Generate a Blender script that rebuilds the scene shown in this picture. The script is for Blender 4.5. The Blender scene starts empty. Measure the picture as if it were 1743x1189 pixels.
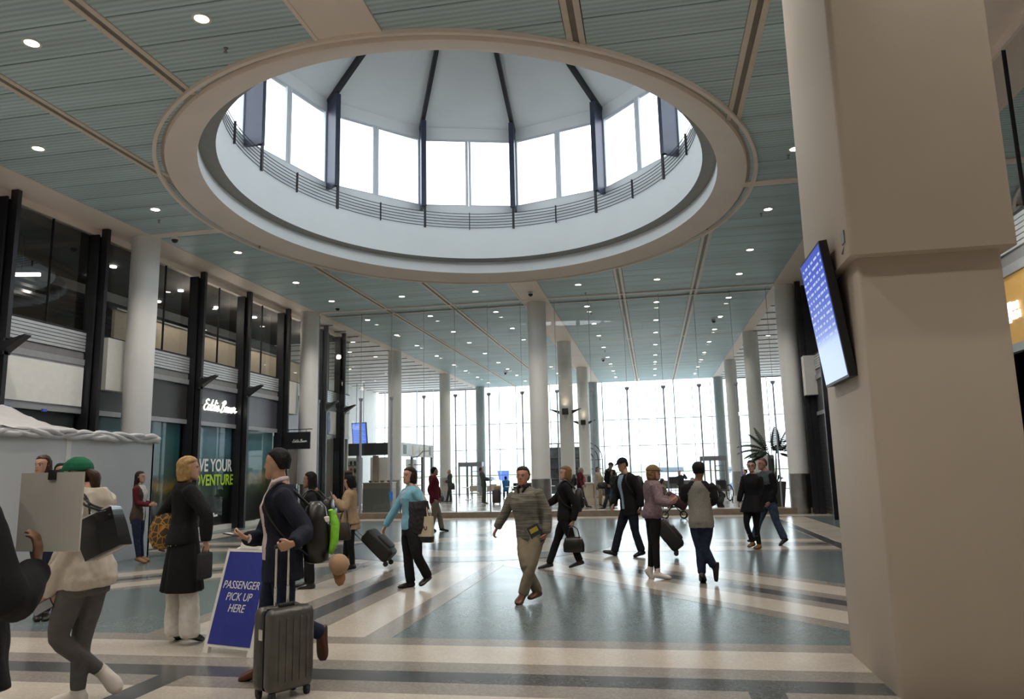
import bpy, math, random
import numpy as np
from mathutils import Vector, Matrix, noise
random.seed(7)
PI = math.pi
S = bpy.context.scene
COL = S.collection

# ------------------------------------------------------------------ camera, sky, exposure
CAM_H = 1.65
YAW, PITCH, ROLL = -0.180624, 0.162091, -0.0230351
_f = Vector((math.sin(YAW)*math.cos(PITCH), math.cos(YAW)*math.cos(PITCH), math.sin(PITCH)))
_r = Vector((math.cos(YAW), -math.sin(YAW), 0)); _u = _r.cross(_f)
_r2 = _r*math.cos(ROLL)+_u*math.sin(ROLL); _u2 = _u*math.cos(ROLL)-_r*math.sin(ROLL)
cd = bpy.data.cameras.new('camera'); cam = bpy.data.objects.new('camera', cd); COL.objects.link(cam)
cam.matrix_world = Matrix(((_r2.x, _u2.x, -_f.x, 0), (_r2.y, _u2.y, -_f.y, 0), (_r2.z, _u2.z, -_f.z, CAM_H), (0, 0, 0, 1)))
cd.sensor_fit = 'HORIZONTAL'; cd.sensor_width = 36; cd.lens = 36*1268.9/1743
cd.clip_start = 0.1; cd.clip_end = 4000
S.camera = cam

W = bpy.data.worlds.new('overcast_sky'); S.world = W; W.use_nodes = True
bg = W.node_tree.nodes['Background']
bg.inputs[0].default_value = (0.88, 0.94, 1.0, 1); bg.inputs[1].default_value = 3.3

S.view_settings.view_transform = 'Standard'; S.view_settings.look = 'None'
S.view_settings.gamma = 1; S.view_settings.use_curve_mapping = False
S.view_settings.exposure = 0.46
cy = S.cycles
cy.max_bounces = 10; cy.diffuse_bounces = 5; cy.glossy_bounces = 4; cy.transmission_bounces = 4
cy.transparent_max_bounces = 16; cy.caustics_reflective = False; cy.caustics_refractive = False
cy.sample_clamp_indirect = 8; cy.blur_glossy = 0.5
cy.use_denoising = True

LAMP_COL = (1.0, 0.90, 0.79)
LAMP_W = 275.0
GLOW = 14.0

def portal(name, m, sx, sy):
    l = bpy.data.lights.new(name, 'AREA'); l.shape = 'RECTANGLE'; l.size = sx; l.size_y = sy
    l.cycles.is_portal = True
    o = bpy.data.objects.new(name, l); o.matrix_world = m; COL.objects.link(o)
# sky portals: the window wall and the ring of dome windows
portal('window_wall_portal', Matrix.Translation((-4.1, 56.6, 4.05)) @ Matrix.Rotation(-PI/2, 4, 'X'), 36, 8.3)

# ------------------------------------------------------------------ materials
MATS = {}
def mat(name, col, rough=0.6, metal=0.0, spec=0.5, var=0.0, vscale=6.0, bump=0.0, bscale=60.0, emit=None, estr=0.0, alpha=1.0, coat=0.0, tex=None):
    if name in MATS: return MATS[name]
    m = bpy.data.materials.new(name); m.use_nodes = True
    nt = m.node_tree; b = nt.nodes['Principled BSDF']
    c4 = (*col, 1)
    b.inputs['Base Color'].default_value = c4
    b.inputs['Roughness'].default_value = rough; b.inputs['Metallic'].default_value = metal
    b.inputs['Specular IOR Level'].default_value = spec
    if coat: b.inputs['Coat Weight'].default_value = coat; b.inputs['Coat Roughness'].default_value = 0.05
    if var > 0:
        tc = nt.nodes.new('ShaderNodeTexCoord'); n = nt.nodes.new('ShaderNodeTexNoise')
        n.inputs['Scale'].default_value = vscale; n.inputs['Detail'].default_value = 4
        nt.links.new(tc.outputs['Object'], n.inputs['Vector'])
        r = nt.nodes.new('ShaderNodeValToRGB')
        r.color_ramp.elements[0].color = tuple(min(1, x*(1-var)) for x in col)+(1,)
        r.color_ramp.elements[1].color = tuple(min(1, x*(1+var)) for x in col)+(1,)
        r.color_ramp.elements[0].position = .3; r.color_ramp.elements[1].position = .7
        nt.links.new(n.outputs['Fac'], r.inputs['Fac']); nt.links.new(r.outputs['Color'], b.inputs['Base Color'])
    if bump > 0:
        tc = nt.nodes.new('ShaderNodeTexCoord'); n = nt.nodes.new('ShaderNodeTexNoise')
        n.inputs['Scale'].default_value = bscale; n.inputs['Detail'].default_value = 3
        nt.links.new(tc.outputs['Object'], n.inputs['Vector'])
        bp = nt.nodes.new('ShaderNodeBump'); bp.inputs['Strength'].default_value = bump; bp.inputs['Distance'].default_value = .01
        nt.links.new(n.outputs['Fac'], bp.inputs['Height']); nt.links.new(bp.outputs['Normal'], b.inputs['Normal'])
    if emit:
        b.inputs['Emission Color'].default_value = (*emit, 1); b.inputs['Emission Strength'].default_value = estr
    MATS[name] = m
    return m

def glass(name, tint=(0.93, 0.97, 0.97), refl=1.0, base=0.03):
    if name in MATS: return MATS[name]
    m = bpy.data.materials.new(name); m.use_nodes = True; nt = m.node_tree
    for n in list(nt.nodes): nt.nodes.remove(n)
    o = nt.nodes.new('ShaderNodeOutputMaterial'); t = nt.nodes.new('ShaderNodeBsdfTransparent')
    g = nt.nodes.new('ShaderNodeBsdfGlossy'); g.inputs['Roughness'].default_value = 0.0
    t.inputs[0].default_value = (*tint, 1)
    lw = nt.nodes.new('ShaderNodeFresnel'); lw.inputs['IOR'].default_value = 1.5
    mm = nt.nodes.new('ShaderNodeMath'); mm.operation = 'MULTIPLY_ADD'; mm.inputs[1].default_value = refl; mm.inputs[2].default_value = base
    mm.use_clamp = True
    mx = nt.nodes.new('ShaderNodeMixShader')
    nt.links.new(lw.outputs[0], mm.inputs[0]); nt.links.new(mm.outputs[0], mx.inputs[0])
    nt.links.new(t.outputs[0], mx.inputs[1]); nt.links.new(g.outputs[0], mx.inputs[2]); nt.links.new(mx.outputs[0], o.inputs[0])
    MATS[name] = m
    return m

def nodes(m):
    nt = m.node_tree
    return nt, nt.nodes['Principled BSDF'], nt.nodes.new, nt.links.new

# ------------------------------------------------------------------ mesh builder
class MB:
    def __init__(s): s.v = []; s.f = []; s.m = []; s.cur = 0
    def add(s, vs, fs):
        o = len(s.v); s.v += [tuple(x) for x in vs]
        for f in fs: s.f.append(tuple(i+o for i in f)); s.m.append(s.cur)
        return s
    def box(s, x0, x1, y0, y1, z0, z1, M=None):
        vs = [Vector((x, y, z)) for x in (x0, x1) for y in (y0, y1) for z in (z0, z1)]
        if M: vs = [M @ v for v in vs]
        return s.add(vs, [(0, 1, 3, 2), (4, 6, 7, 5), (0, 4, 5, 1), (2, 3, 7, 6), (0, 2, 6, 4), (1, 5, 7, 3)])
    def loft(s, rings, cap=True, n=None):
        n = len(rings[0]); o = len(s.v)
        for r in rings: s.v += [tuple(p) for p in r]
        def F(f): s.f.append(f); s.m.append(s.cur)
        for i in range(len(rings)-1):
            a, b = o+i*n, o+(i+1)*n
            for j in range(n):
                k = (j+1) % n; F((a+j, a+k, b+k, b+j))
        if cap:
            F(tuple(o+j for j in reversed(range(n)))); e = o+(len(rings)-1)*n; F(tuple(e+j for j in range(n)))
        return s
    def prism(s, poly, z0, z1, M=None):
        r0 = [Vector((x, y, z0)) for x, y in poly]; r1 = [Vector((x, y, z1)) for x, y in poly]
        if M: r0 = [M @ v for v in r0]; r1 = [M @ v for v in r1]
        return s.loft([r0, r1])
    def lathe(s, prof, n=32, c=(0, 0), M=None, cap=False):
        rings = [[Vector((c[0]+r*math.cos(2*PI*j/n), c[1]+r*math.sin(2*PI*j/n), z)) for j in range(n)] for r, z in prof]
        if M: rings = [[M @ v for v in r] for r in rings]
        return s.loft(rings, cap)
    def tube(s, pts, r, n=8, cap=True):
        pts = [Vector(p) for p in pts]; R = r if isinstance(r, (list, tuple)) else [r]*len(pts)
        rings = []; u = None
        for i, p in enumerate(pts):
            d = (pts[min(i+1, len(pts)-1)]-pts[max(i-1, 0)])
            d = d.normalized() if d.length > 1e-9 else Vector((0, 0, 1))
            if u is None: u = d.orthogonal().normalized()
            else:
                u = u-d*u.dot(d); u = u.normalized() if u.length > 1e-6 else d.orthogonal().normalized()
            w = d.cross(u)
            rings.append([p+(u*math.cos(2*PI*j/n)+w*math.sin(2*PI*j/n))*R[i] for j in range(n)])
        return s.loft(rings, cap)
    def rbox(s, c, size, r, M=None, n=4, rz=None):
        # rounded box: rounded-rectangle sections lofted along z with shrunken ends
        hx, hy, hz = size[0]/2, size[1]/2, size[2]/2
        rz = r if rz is None else rz
        def sec(ix, z):
            pts = []; rr = max(r-ix, r*.3)
            ax, ay = hx-ix, hy-ix
            for cx, cy, a0 in ((ax-rr, ay-rr, 0), (-ax+rr, ay-rr, PI/2), (-ax+rr, -ay+rr, PI), (ax-rr, -ay+rr, 1.5*PI)):
                for k in range(n+1):
                    a = a0+PI/2*k/n; pts.append(Vector((c[0]+cx+rr*math.cos(a), c[1]+cy+rr*math.sin(a), c[2]+z)))
            return pts
        R = [sec(rz*.8, -hz), sec(rz*.3, -hz+rz*.3), sec(0, -hz+rz), sec(0, hz-rz), sec(rz*.3, hz-rz*.3), sec(rz*.8, hz)]
        if M: R = [[M @ v for v in q] for q in R]
        return s.loft(R)
    def ball(s, c, r, n=12, k=8, M=None):
        rx, ry, rz = r if isinstance(r, (tuple, list)) else (r, r, r)
        rings = []
        for i in range(k+1):
            t = -PI/2+PI*(i+.02 if i == 0 else i-.02 if i == k else i)/k
            rings.append([Vector((c[0]+rx*math.cos(t)*math.cos(2*PI*j/n), c[1]+ry*math.cos(t)*math.sin(2*PI*j/n), c[2]+rz*math.sin(t))) for j in range(n)])
        if M: rings = [[M @ v for v in q] for q in rings]
        return s.loft(rings)
    def build(s, name, mats, parent=None, smooth=None, loc=None):
        me = bpy.data.meshes.new(name); me.from_pydata(s.v, [], s.f)
        ms = mats if isinstance(mats, (list, tuple)) else [mats]
        for m in ms: me.materials.append(m)
        if len(ms) > 1: me.polygons.foreach_set('material_index', s.m)
        if smooth is not None:
            me.polygons.foreach_set('use_smooth', [True]*len(me.polygons))
            if smooth < 180: me.set_sharp_from_angle(angle=math.radians(smooth))
        me.update()
        o = bpy.data.objects.new(name, me); COL.objects.link(o)
        if parent: o.parent = parent
        if loc: o.location = loc
        return o

def tag(o, label=None, cat=None, group=None, kind=None):
    if label: o['label'] = label
    if cat: o['category'] = cat
    if group: o['group'] = group
    if kind: o['kind'] = kind
    return o
def thing(name, label, cat, loc=(0, 0, 0), rz=0, group=None):
    o = bpy.data.objects.new(name, None); COL.objects.link(o); o.location = loc; o.rotation_euler = (0, 0, rz)
    o.empty_display_size = .1
    return tag(o, label, cat, group)
def struct(name):
    o = bpy.data.objects.new(name, None); COL.objects.link(o); o.empty_display_size = .1; o['kind'] = 'structure'; return o
def box(name, m, parent, x0, x1, y0, y1, z0, z1, M=None):
    return MB().box(x0, x1, y0, y1, z0, z1, M).build(name, m, parent)
def copy_tree(o, parent=None):
    c = o.copy(); COL.objects.link(c)
    if parent is not None: c.parent = parent
    for ch in KIDS(o): copy_tree(ch, c)
    return c
def KIDS(o): return list(o.children)
def text_mesh(name, body, m, parent, M, size=1.0, depth=0.01, shear=0.0, align='LEFT', bold=0.0, xscale=1.0, spacing=1.0):
    cu = bpy.data.curves.new(name, 'FONT'); cu.body = body; cu.size = size; cu.extrude = depth; cu.shear = shear
    cu.align_x = align; cu.offset = bold; cu.space_character = spacing; cu.resolution_u = 3
    t = bpy.data.objects.new(name, cu); COL.objects.link(t)
    dg = bpy.context.evaluated_depsgraph_get()
    me = bpy.data.meshes.new_from_object(t.evaluated_get(dg))
    bpy.data.objects.remove(t); bpy.data.curves.remove(cu)
    me.transform(M @ Matrix.Diagonal((xscale, 1, 1, 1))); me.materials.clear(); me.materials.append(m)
    o = bpy.data.objects.new(name, me); COL.objects.link(o)
    if parent: o.parent = parent
    return o
def frame(origin, xdir, ydir):
    x = Vector(xdir).normalized(); y = Vector(ydir); y = (y-x*y.dot(x)).normalized(); z = x.cross(y)
    return Matrix(((x.x, y.x, z.x, origin[0]), (x.y, y.y, z.y, origin[1]), (x.z, y.z, z.z, origin[2]), (0, 0, 0, 1)))
# ------------------------------------------------------------------ shared materials
WHITE = mat('white_paint', (0.80, 0.79, 0.76), .6, var=.03, vscale=1.5, bump=.05, bscale=40)
WARM = mat('white_paint_bounce_tint', (0.85, 0.745, 0.67), .65, var=.03, vscale=1.2)  # white paint with the warm floor bounce put into its colour
DRUMW = mat('drum_white_paint', (0.84, 0.87, 0.88), .6, var=.02, vscale=1)
GREYP = mat('soffit_grey', (0.30, 0.29, 0.27), .7, var=.05)
BLACKM = mat('black_metal', (0.018, 0.018, 0.022), .45, var=.2, vscale=3)
HAZEDM = mat('hazed_black_metal', (0.035, 0.042, 0.075), .4, var=.15, vscale=2)  # dark metal with bluish lens haze mixed into its colour
STEEL = mat('brushed_steel', (0.46, 0.45, 0.44), .34, metal=1, var=.12, vscale=3)
ALU = mat('pale_aluminium', (0.62, 0.64, 0.66), .4, metal=.6, var=.05)
GREYM = mat('grey_trim_metal', (0.33, 0.34, 0.36), .45, metal=.3, var=.06)
DARKG = mat('dark_grey_panel', (0.055, 0.056, 0.06), .5, var=.15, vscale=4)
MIDG = mat('mid_grey_panel', (0.20, 0.20, 0.21), .45, var=.08, vscale=4)
GLASS = glass('clear_glass', (0.95, 0.98, 0.98), .8, 0.01)
GLASSP = glass('partition_glass', (0.90, 0.945, 0.94), 1.0, 0.035)
GLASSW = glass('display_glass', (0.94, 0.97, 0.97), .45, 0.0)
GLASSD = glass('storefront_glass', (0.80, 0.82, 0.80), 1.1, 0.05)
LENS = mat('lamp_lens', (1, .95, .85), .4, emit=(1.0, .93, .80), estr=GLOW)
LENSW = mat('lamp_lens_white', (1, 1, 1), .4, emit=(1.0, .98, .95), estr=9)

XL, XR, XC = -12.84, 4.62, -4.11       # teal ceiling edges and hall centre line
WL, WR = -13.9, 5.68                   # storefront glass planes
ZC = 8.10                              # ceiling height
YP, YW, YB = 27.95, 56.2, -12.0        # glass partition, window wall, end of hall behind the camera
DC = (XC, 17.05)                       # dome centre
RA, RB = 6.75, 7.5                     # outer ring half axes

# ------------------------------------------------------------------ floor: terrazzo base with inlaid bands
def terrazzo(name, col, spk, rough=.20, amt=.35):
    m = mat(name, col, rough, spec=.32); nt, b, new, link = nodes(m)
    tc = new('ShaderNodeTexCoord'); v = new('ShaderNodeTexVoronoi'); v.inputs['Scale'].default_value = 55
    v2 = new('ShaderNodeTexNoise'); v2.inputs['Scale'].default_value = 1.3; v2.inputs['Detail'].default_value = 5
    link(tc.outputs['Object'], v.inputs['Vector']); link(tc.outputs['Object'], v2.inputs['Vector'])
    mx = new('ShaderNodeMix'); mx.data_type = 'RGBA'
    mx.inputs['A'].default_value = (*col, 1); mx.inputs['B'].default_value = (*spk, 1)
    mt = new('ShaderNodeMath'); mt.operation = 'GREATER_THAN'; mt.inputs[1].default_value = .62
    sp = new('ShaderNodeSeparateColor'); link(v.outputs['Color'], sp.inputs[0]); link(sp.outputs[0], mt.inputs[0])
    m2 = new('ShaderNodeMath'); m2.operation = 'MULTIPLY'; m2.inputs[1].default_value = amt; link(mt.outputs[0], m2.inputs[0])
    link(m2.outputs[0], mx.inputs['Factor'])
    hs = new('ShaderNodeHueSaturation'); link(mx.outputs['Result'], hs.inputs['Color'])
    mr = new('ShaderNodeMapRange'); mr.inputs['To Min'].default_value = .85; mr.inputs['To Max'].default_value = 1.15
    link(v2.outputs['Fac'], mr.inputs['Value']); link(mr.outputs[0], hs.inputs['Value']); link(hs.outputs[0], b.inputs['Base Color'])
    r2 = new('ShaderNodeMapRange'); r2.inputs['To Min'].default_value = rough-.04; r2.inputs['To Max'].default_value = rough+.05
    link(v2.outputs['Fac'], r2.inputs['Value']); link(r2.outputs[0], b.inputs['Roughness'])
    return m
T_TEAL = terrazzo('teal_terrazzo', (0.115, 0.150, 0.158), (0.22, 0.26, 0.27))
T_CREAM = terrazzo('cream_terrazzo', (0.46, 0.415, 0.36), (0.58, 0.53, 0.46))
T_TAUPE = terrazzo('taupe_terrazzo', (0.225, 0.205, 0.185), (0.34, 0.31, 0.28))
T_DARK = terrazzo('dark_terrazzo', (0.060, 0.064, 0.068), (0.16, 0.16, 0.16))
floor = struct('floor')
MB().box(-24, 16, YB-2, YW+.4, -.2, 0).build('terrazzo_field', T_TEAL, floor)
ZL = [0.001]
def strip(x0, y0, x1, y1, off0, off1, m, z):
    d = Vector((x1-x0, y1-y0, 0)).normalized(); nrm = Vector((-d.y, d.x, 0))
    p = [Vector((x0, y0, 0))+nrm*off0, Vector((x1, y1, 0))+nrm*off0, Vector((x1, y1, 0))+nrm*off1, Vector((x0, y0, 0))+nrm*off1]
    MB().loft([[Vector((q.x, q.y, -.01)) for q in p], [Vector((q.x, q.y, z)) for q in p]]).build('terrazzo_band', m, floor)
def band(x0, y0, x1, y1, lvl, k=1.0):
    z = .001+.0005*lvl
    strip(x0, y0, x1, y1, -1.40*k, 1.40*k, T_TAUPE, z)
    strip(x0, y0, x1, y1, -1.10*k, 1.10*k, T_CREAM, z+.0001)
    strip(x0, y0, x1, y1, -.47*k, .47*k, T_TAUPE, z+.0002)
    strip(x0, y0, x1, y1, -.16*k, .16*k, T_DARK, z+.0003)
# near field behind the cross band is cream
strip(-24, 2.0, 16, 2.0, -14, 3.2, T_CREAM, .0006)
for sx in (-1, 1): band(XC+sx*1.9, 14.85, XC+sx*9.2, 6.6, 1, .93)
band(XC, 6.23, XC, 27.2, 3)
band(-24, 17.1, 16, 17.1, 2)
band(-24, 6.23, 16, 6.23, 4)
for x in (-8.95, XC, .74): strip(x, -14, x, 6.1, -.13, .13, T_DARK, .0042)
for x in (-12.5, 4.28): strip(x, 7.5, x, 27.2, -.45, .45, T_CREAM, .0040); strip(x-.6*(1 if x < 0 else -1)*-1, 7.5, x-.6*(1 if x < 0 else -1)*-1, 27.2, -.12, .12, T_DARK, .0042)
strip(-24, 26.75, 16, 26.75, -.5, .5, T_CREAM, .0046); strip(-24, 25.95, 16, 25.95, -.25, .25, T_TAUPE, .0044)
def disc(r, m, z, w=None):
    mb = MB(); n = 96
    o = [Vector((XC+r*math.cos(2*PI*i/n), 17.1+r*math.sin(2*PI*i/n), z)) for i in range(n)]
    mb.loft([[Vector((p.x, p.y, -.01)) for p in o], o]); mb.build('terrazzo_ring', m, floor)
disc(3.15, T_DARK, .0052); disc(2.95, T_TEAL, .0054); disc(2.3, T_CREAM, .0056); disc(1.2, T_TEAL, .0058)
strip(-24, 36, 16, 36, -7.3, 20, T_TAUPE, .0012)
for y in range(31, 55, 4): strip(-24, y, 16, y, -.3, .3, T_CREAM, .0016)

# ------------------------------------------------------------------ ceiling: linear boards, beams, strips
def boards_mat(name, col):
    m = mat(name, col, .55, spec=.3); nt, b, new, link = nodes(m)
    tc = new('ShaderNodeTexCoord'); w = new('ShaderNodeTexWave'); w.bands_direction = 'Y'; w.wave_profile = 'SIN'
    w.inputs['Scale'].default_value = 2*PI/20/.107; w.inputs['Distortion'].default_value = .15
    link(tc.outputs['Object'], w.inputs['Vector'])
    mx = new('ShaderNodeMix'); mx.data_type = 'RGBA'
    mx.inputs['A'].default_value = tuple(c*.82 for c in col)+(1,); mx.inputs['B'].default_value = tuple(c*1.1 for c in col)+(1,)
    link(w.outputs['Fac'], mx.inputs['Factor'])
    n = new('ShaderNodeTexNoise'); n.inputs['Scale'].default_value = .6
    mp = new('ShaderNodeMapping'); mp.inputs['Scale'].default_value = (.25, 3, 1); link(tc.outputs['Object'], mp.inputs[0]); link(mp.outputs[0], n.inputs['Vector'])
    hs = new('ShaderNodeHueSaturation'); mr = new('ShaderNodeMapRange'); mr.inputs['To Min'].default_value = .72; mr.inputs['To Max'].default_value = 1.28
    link(n.outputs['Fac'], mr.inputs['Value']); link(mr.outputs[0], hs.inputs['Value']); link(mx.outputs['Result'], hs.inputs['Color']); link(hs.outputs[0], b.inputs['Base Color'])
    bp = new('ShaderNodeBump'); bp.inputs['Strength'].default_value = .5; bp.inputs['Distance'].default_value = .01
    link(w.outputs['Fac'], bp.inputs['Height']); link(bp.outputs['Normal'], b.inputs['Normal'])
    return m
BOARD = boards_mat('teal_grey_ceiling_board', (0.47, 0.61, 0.64))
ceiling = struct('ceiling')
bays = [(XL, -10.16), (-9.92, -7.54), (-7.28, -4.62), (-3.60, -.96), (-.66, 1.69), (1.97, XR)]
def ell_x(y):
    q = 1-((y-DC[1])/(RB-.15))**2
    return None if q <= 0 else (RA-.15)*math.sqrt(q)
def board(mb, x0, x1, y0, y1):
    # board clipped against the ring opening; its ends follow the curve
    g = .012; ya, yb = y0+g, y1-g
    segs = []
    ys = [ya+(yb-ya)*i/4 for i in range(5)]
    ex = [ell_x(y) or 0 for y in ys]
    if max(ex) == 0: segs.append(([x0]*5, [x1]*5))
    else:
        L = [min(x1, DC[0]-e) if e else (x1 if x1 < DC[0] else min(x1, DC[0])) for e in ex]
        if max(L) > x0+.02 and x0 < DC[0]: segs.append(([x0]*5, [max(x0+.005, q) for q in L]))
        R = [max(x0, DC[0]+e) if e else (x0 if x0 > DC[0] else max(x0, DC[0])) for e in ex]
        if min(R) < x1-.02 and x1 > DC[0]: segs.append(([min(x1-.005, q) for q in R], [x1]*5))
    out = []
    for a, b in segs:
        poly = [(a[i], ys[i]) for i in range(5)]+[(b[i], ys[i]) for i in reversed(range(5))]
        out.append(poly)
    for p in out: mb.prism(list(reversed(p)), ZC, ZC+.04)
    return bool(out)
y = 8.44-.75*10; k = 0
far = MB()
while y < YW-.1:
    y1 = min(y+.75, YW)
    for x0, x1 in bays:
        if y < 32:
            if y < 4: board(far, x0, x1, y, y1); continue
            mb = MB()
            if board(mb, x0, x1, y, y1): mb.build('ceiling_board', BOARD, ceiling)
        else: board(far, x0, x1, y, y1)
    y = y1
o = far.build('distant_ceiling_boards', BOARD, ceiling); o['kind'] = 'stuff'
# black void plane above the boards and the roof slab around the dome opening, added to stop sky light leaking in
VOID = mat('ceiling_void', (.02, .022, .022), .9, var=.1)
mb = MB(); n = 64; inner = []; outer = []
x0s, x1s, y0s, y1s = -25, 17, YB-2, YW+.5
for i in range(n):
    a = 2*PI*i/n; dx, dy = math.cos(a), math.sin(a)
    inner.append((DC[0]+(RA-.3)*dx, DC[1]+(RB-.3)*dy))
    t = min(((x1s if dx > 0 else x0s)-DC[0])/dx if abs(dx) > 1e-6 else 1e9, ((y1s if dy > 0 else y0s)-DC[1])/dy if abs(dy) > 1e-6 else 1e9)
    outer.append((DC[0]+dx*t, DC[1]+dy*t))
cor = [(x1s, y1s), (x0s, y1s), (x0s, y0s), (x1s, y0s)]
for i in range(n):
    j = (i+1) % n; q = [inner[i], inner[j], outer[j], outer[i]]
    if abs(outer[i][0]-outer[j][0]) > .01 and abs(outer[i][1]-outer[j][1]) > .01:
        c = min(cor, key=lambda c: (c[0]-outer[i][0])**2+(c[1]-outer[i][1])**2 + (c[0]-outer[j][0])**2+(c[1]-outer[j][1])**2)
        q = [inner[i], inner[j], outer[j], c, outer[i]]
    mb.add([(x, y, 8.36) for x, y in q]+[(x, y, 8.55) for x, y in q], [tuple(range(len(q)))[::-1], tuple(range(len(q), 2*len(q)))])
mb.build('roof_slab', VOID, ceiling)
# centre beam with routed edges, edge beams, light strips, cross trims
def ring_half(x):  # y interval of the ring opening at x
    q = 1-((x-DC[0])/(RA-.1))**2
    return 0 if q <= 0 else (RB-.1)*math.sqrt(q)
def beam(x0, x1, y0, y1, z0, z1, m=WARM, nm='ceiling_beam'):
    return box(nm, m, ceiling, x0, x1, y0, y1, z0, z1)
for ya, yb in ((YB, DC[1]-RB+.12), (DC[1]+RB-.12, YW)):
    beam(-4.60, -3.62, ya, yb, ZC-.02, ZC+.1)
    beam(-4.64, -4.58, ya, yb, ZC-.035, ZC+.1, nm='beam_edge'); beam(-3.64, -3.58, ya, yb, ZC-.035, ZC+.1, nm='beam_edge')
STRIP = mat('strip_trim', (0.66, 0.58, 0.49), .5, var=.04)
SLOT = mat('strip_slot', (0.20, 0.17, 0.14), .6, var=.1)
def lightstrip(x):
    h = ring_half(x)
    for ya, yb in ((YB, DC[1]-h) if h else (YB, YW), (DC[1]+h, YW) if h else None):
        pass
for xs in (-10.03, -7.41, -.81, 1.83):
    h = ring_half(xs)
    for ya, yb in (((YB, DC[1]-h), (DC[1]+h, YW)) if h else ((YB, YW),)):
        if h == 0 and ya == YB: pass
        box('strip_slot', SLOT, ceiling, xs-.05, xs+.05, ya, yb, ZC+.0, ZC+.05)
        for sgn in (-1, 1): box('strip_rail', STRIP, ceiling, xs+sgn*.09-.045, xs+sgn*.09+.045, ya, yb, ZC-.02, ZC+.05)
for xa, xb in ((XL-.66, XL), (XR, XR+.66)):
    beam(xa-(.4 if xa < 0 else 0), xb+(.4 if xb > 0 else 0), YB, YP+.1, ZC-.015, ZC+.2)
    beam(xa, xb, YP+.1, YW, ZC-.015, ZC+.2)
for yy in (27.42, 28.3): box('cross_trim', WARM, ceiling, XL, XR, yy-.07, yy+.07, ZC-.03, ZC+.05)
box('cross_trim', WARM, ceiling, XL, XR, 27.49, 28.23, ZC+.02, ZC+.06).data.materials[0] = DARKG
for xa, xb in ((XL, -10.55), (2.3, XR)): box('cross_trim', WARM, ceiling, xa, xb, 17.02, 17.32, ZC-.025, ZC+.05)
for yy in (37.4, 47.2): box('cross_trim', STRIP, ceiling, XL, XR, yy-.08, yy+.08, ZC-.01, ZC+.05)

# slatted side ceilings beyond the partition (fins every 1.43 m over a white soffit)
SLAT = mat('white_slat_soffit', (0.88, 0.86, 0.84), .6, var=.03)
FIN = mat('slat_gap', (0.27, 0.23, 0.21), .7, var=.1)
for xa, xb in ((-21.4, XL-.46), (XR+.46, 13.2)):
    yy = 28.4
    while yy < YW-.2:
        box('soffit_slat', SLAT, ceiling, xa, xb, yy, min(yy+1.42, YW), ZC-.02, ZC+.05)
        box('soffit_fin', FIN, ceiling, xa, xb, yy+1.30, yy+1.38, ZC-.05, ZC+.06)
        yy += 1.43

# ------------------------------------------------------------------ skylight dome
dome = thing('skylight_dome', 'large round white skylight drum with black ribs, clerestory windows and railing over the hall', 'skylight', (DC[0], DC[1], ZC))
def EP(a, b, th, z): return Vector((a*math.sin(th), b*math.cos(th), z-ZC))
def ering(name, prof, m, parent=dome, n=128, smooth=35):
    mb = MB(); rows = [[EP(a, b, 2*PI*i/n, z) for i in range(n)] for a, b, z in prof]
    mb.loft(rows, cap=False); return mb.build(name, m, parent, smooth=smooth)
def off(d): return (RA-d, RB-d*.92)
ering('ring_edge', [(*off(0), 8.16), (*off(0), 8.03), (*off(.07), 8.03), (*off(.09), 8.12)], WARM)
ering('ring_groove', [(*off(.09), 8.12), (*off(.21), 8.12)], mat('groove_tone', (.42, .36, .30), .7, var=.05))  # groove coloured darker than the ring on either side
ering('ring_soffit', [(*off(.21), 8.12), (*off(.23), 8.045), (*off(.30), 8.045), (5.90, 6.72, 8.22)], WARM)
ering('lower_reveal', [(5.90, 6.72, 8.22), (5.92, 6.74, 8.60)], DRUMW)
ering('grey_ledge', [(5.92, 6.74, 8.60), (5.60, 6.30, 8.605)], GREYP)  # ledge underside coloured darker than the drum wall
ering('drum_wall', [(5.60, 6.30, 8.605), (5.60, 6.30, 9.62), (6.75, 7.45, 9.63)], DRUMW)
WA, WB = 6.12, 6.78
TH = [PI/6*i for i in range(12)]
def facet(th0, th1, f0, f1, z0, z1, k=1.0):
    p, q = EP(WA*k, WB*k, th0, ZC), EP(WA*k, WB*k, th1, ZC)
    a, b = p.lerp(q, f0), p.lerp(q, f1)
    return a, b
def wallbox(mb, a, b, z0, z1, t):
    d = (b-a); d.z = 0; nrm = Vector((d.y, -d.x, 0)).normalized()*t
    if nrm.dot((a+b)*.5) < 0: nrm = -nrm
    A = [Vector((p.x, p.y, z-ZC)) for z in (z0, z1) for p in (a, b, b+nrm, a+nrm)]
    mb.add(A, [(0, 1, 2, 3)[::-1], (4, 5, 6, 7), (0, 1, 5, 4), (1, 2, 6, 5), (2, 3, 7, 6), (3, 0, 4, 7)])
apex = Vector((0, 0, 16.45-ZC))
MULL = mat('white_mullion', (0.70, 0.74, 0.78), .4, var=.03)
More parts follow.
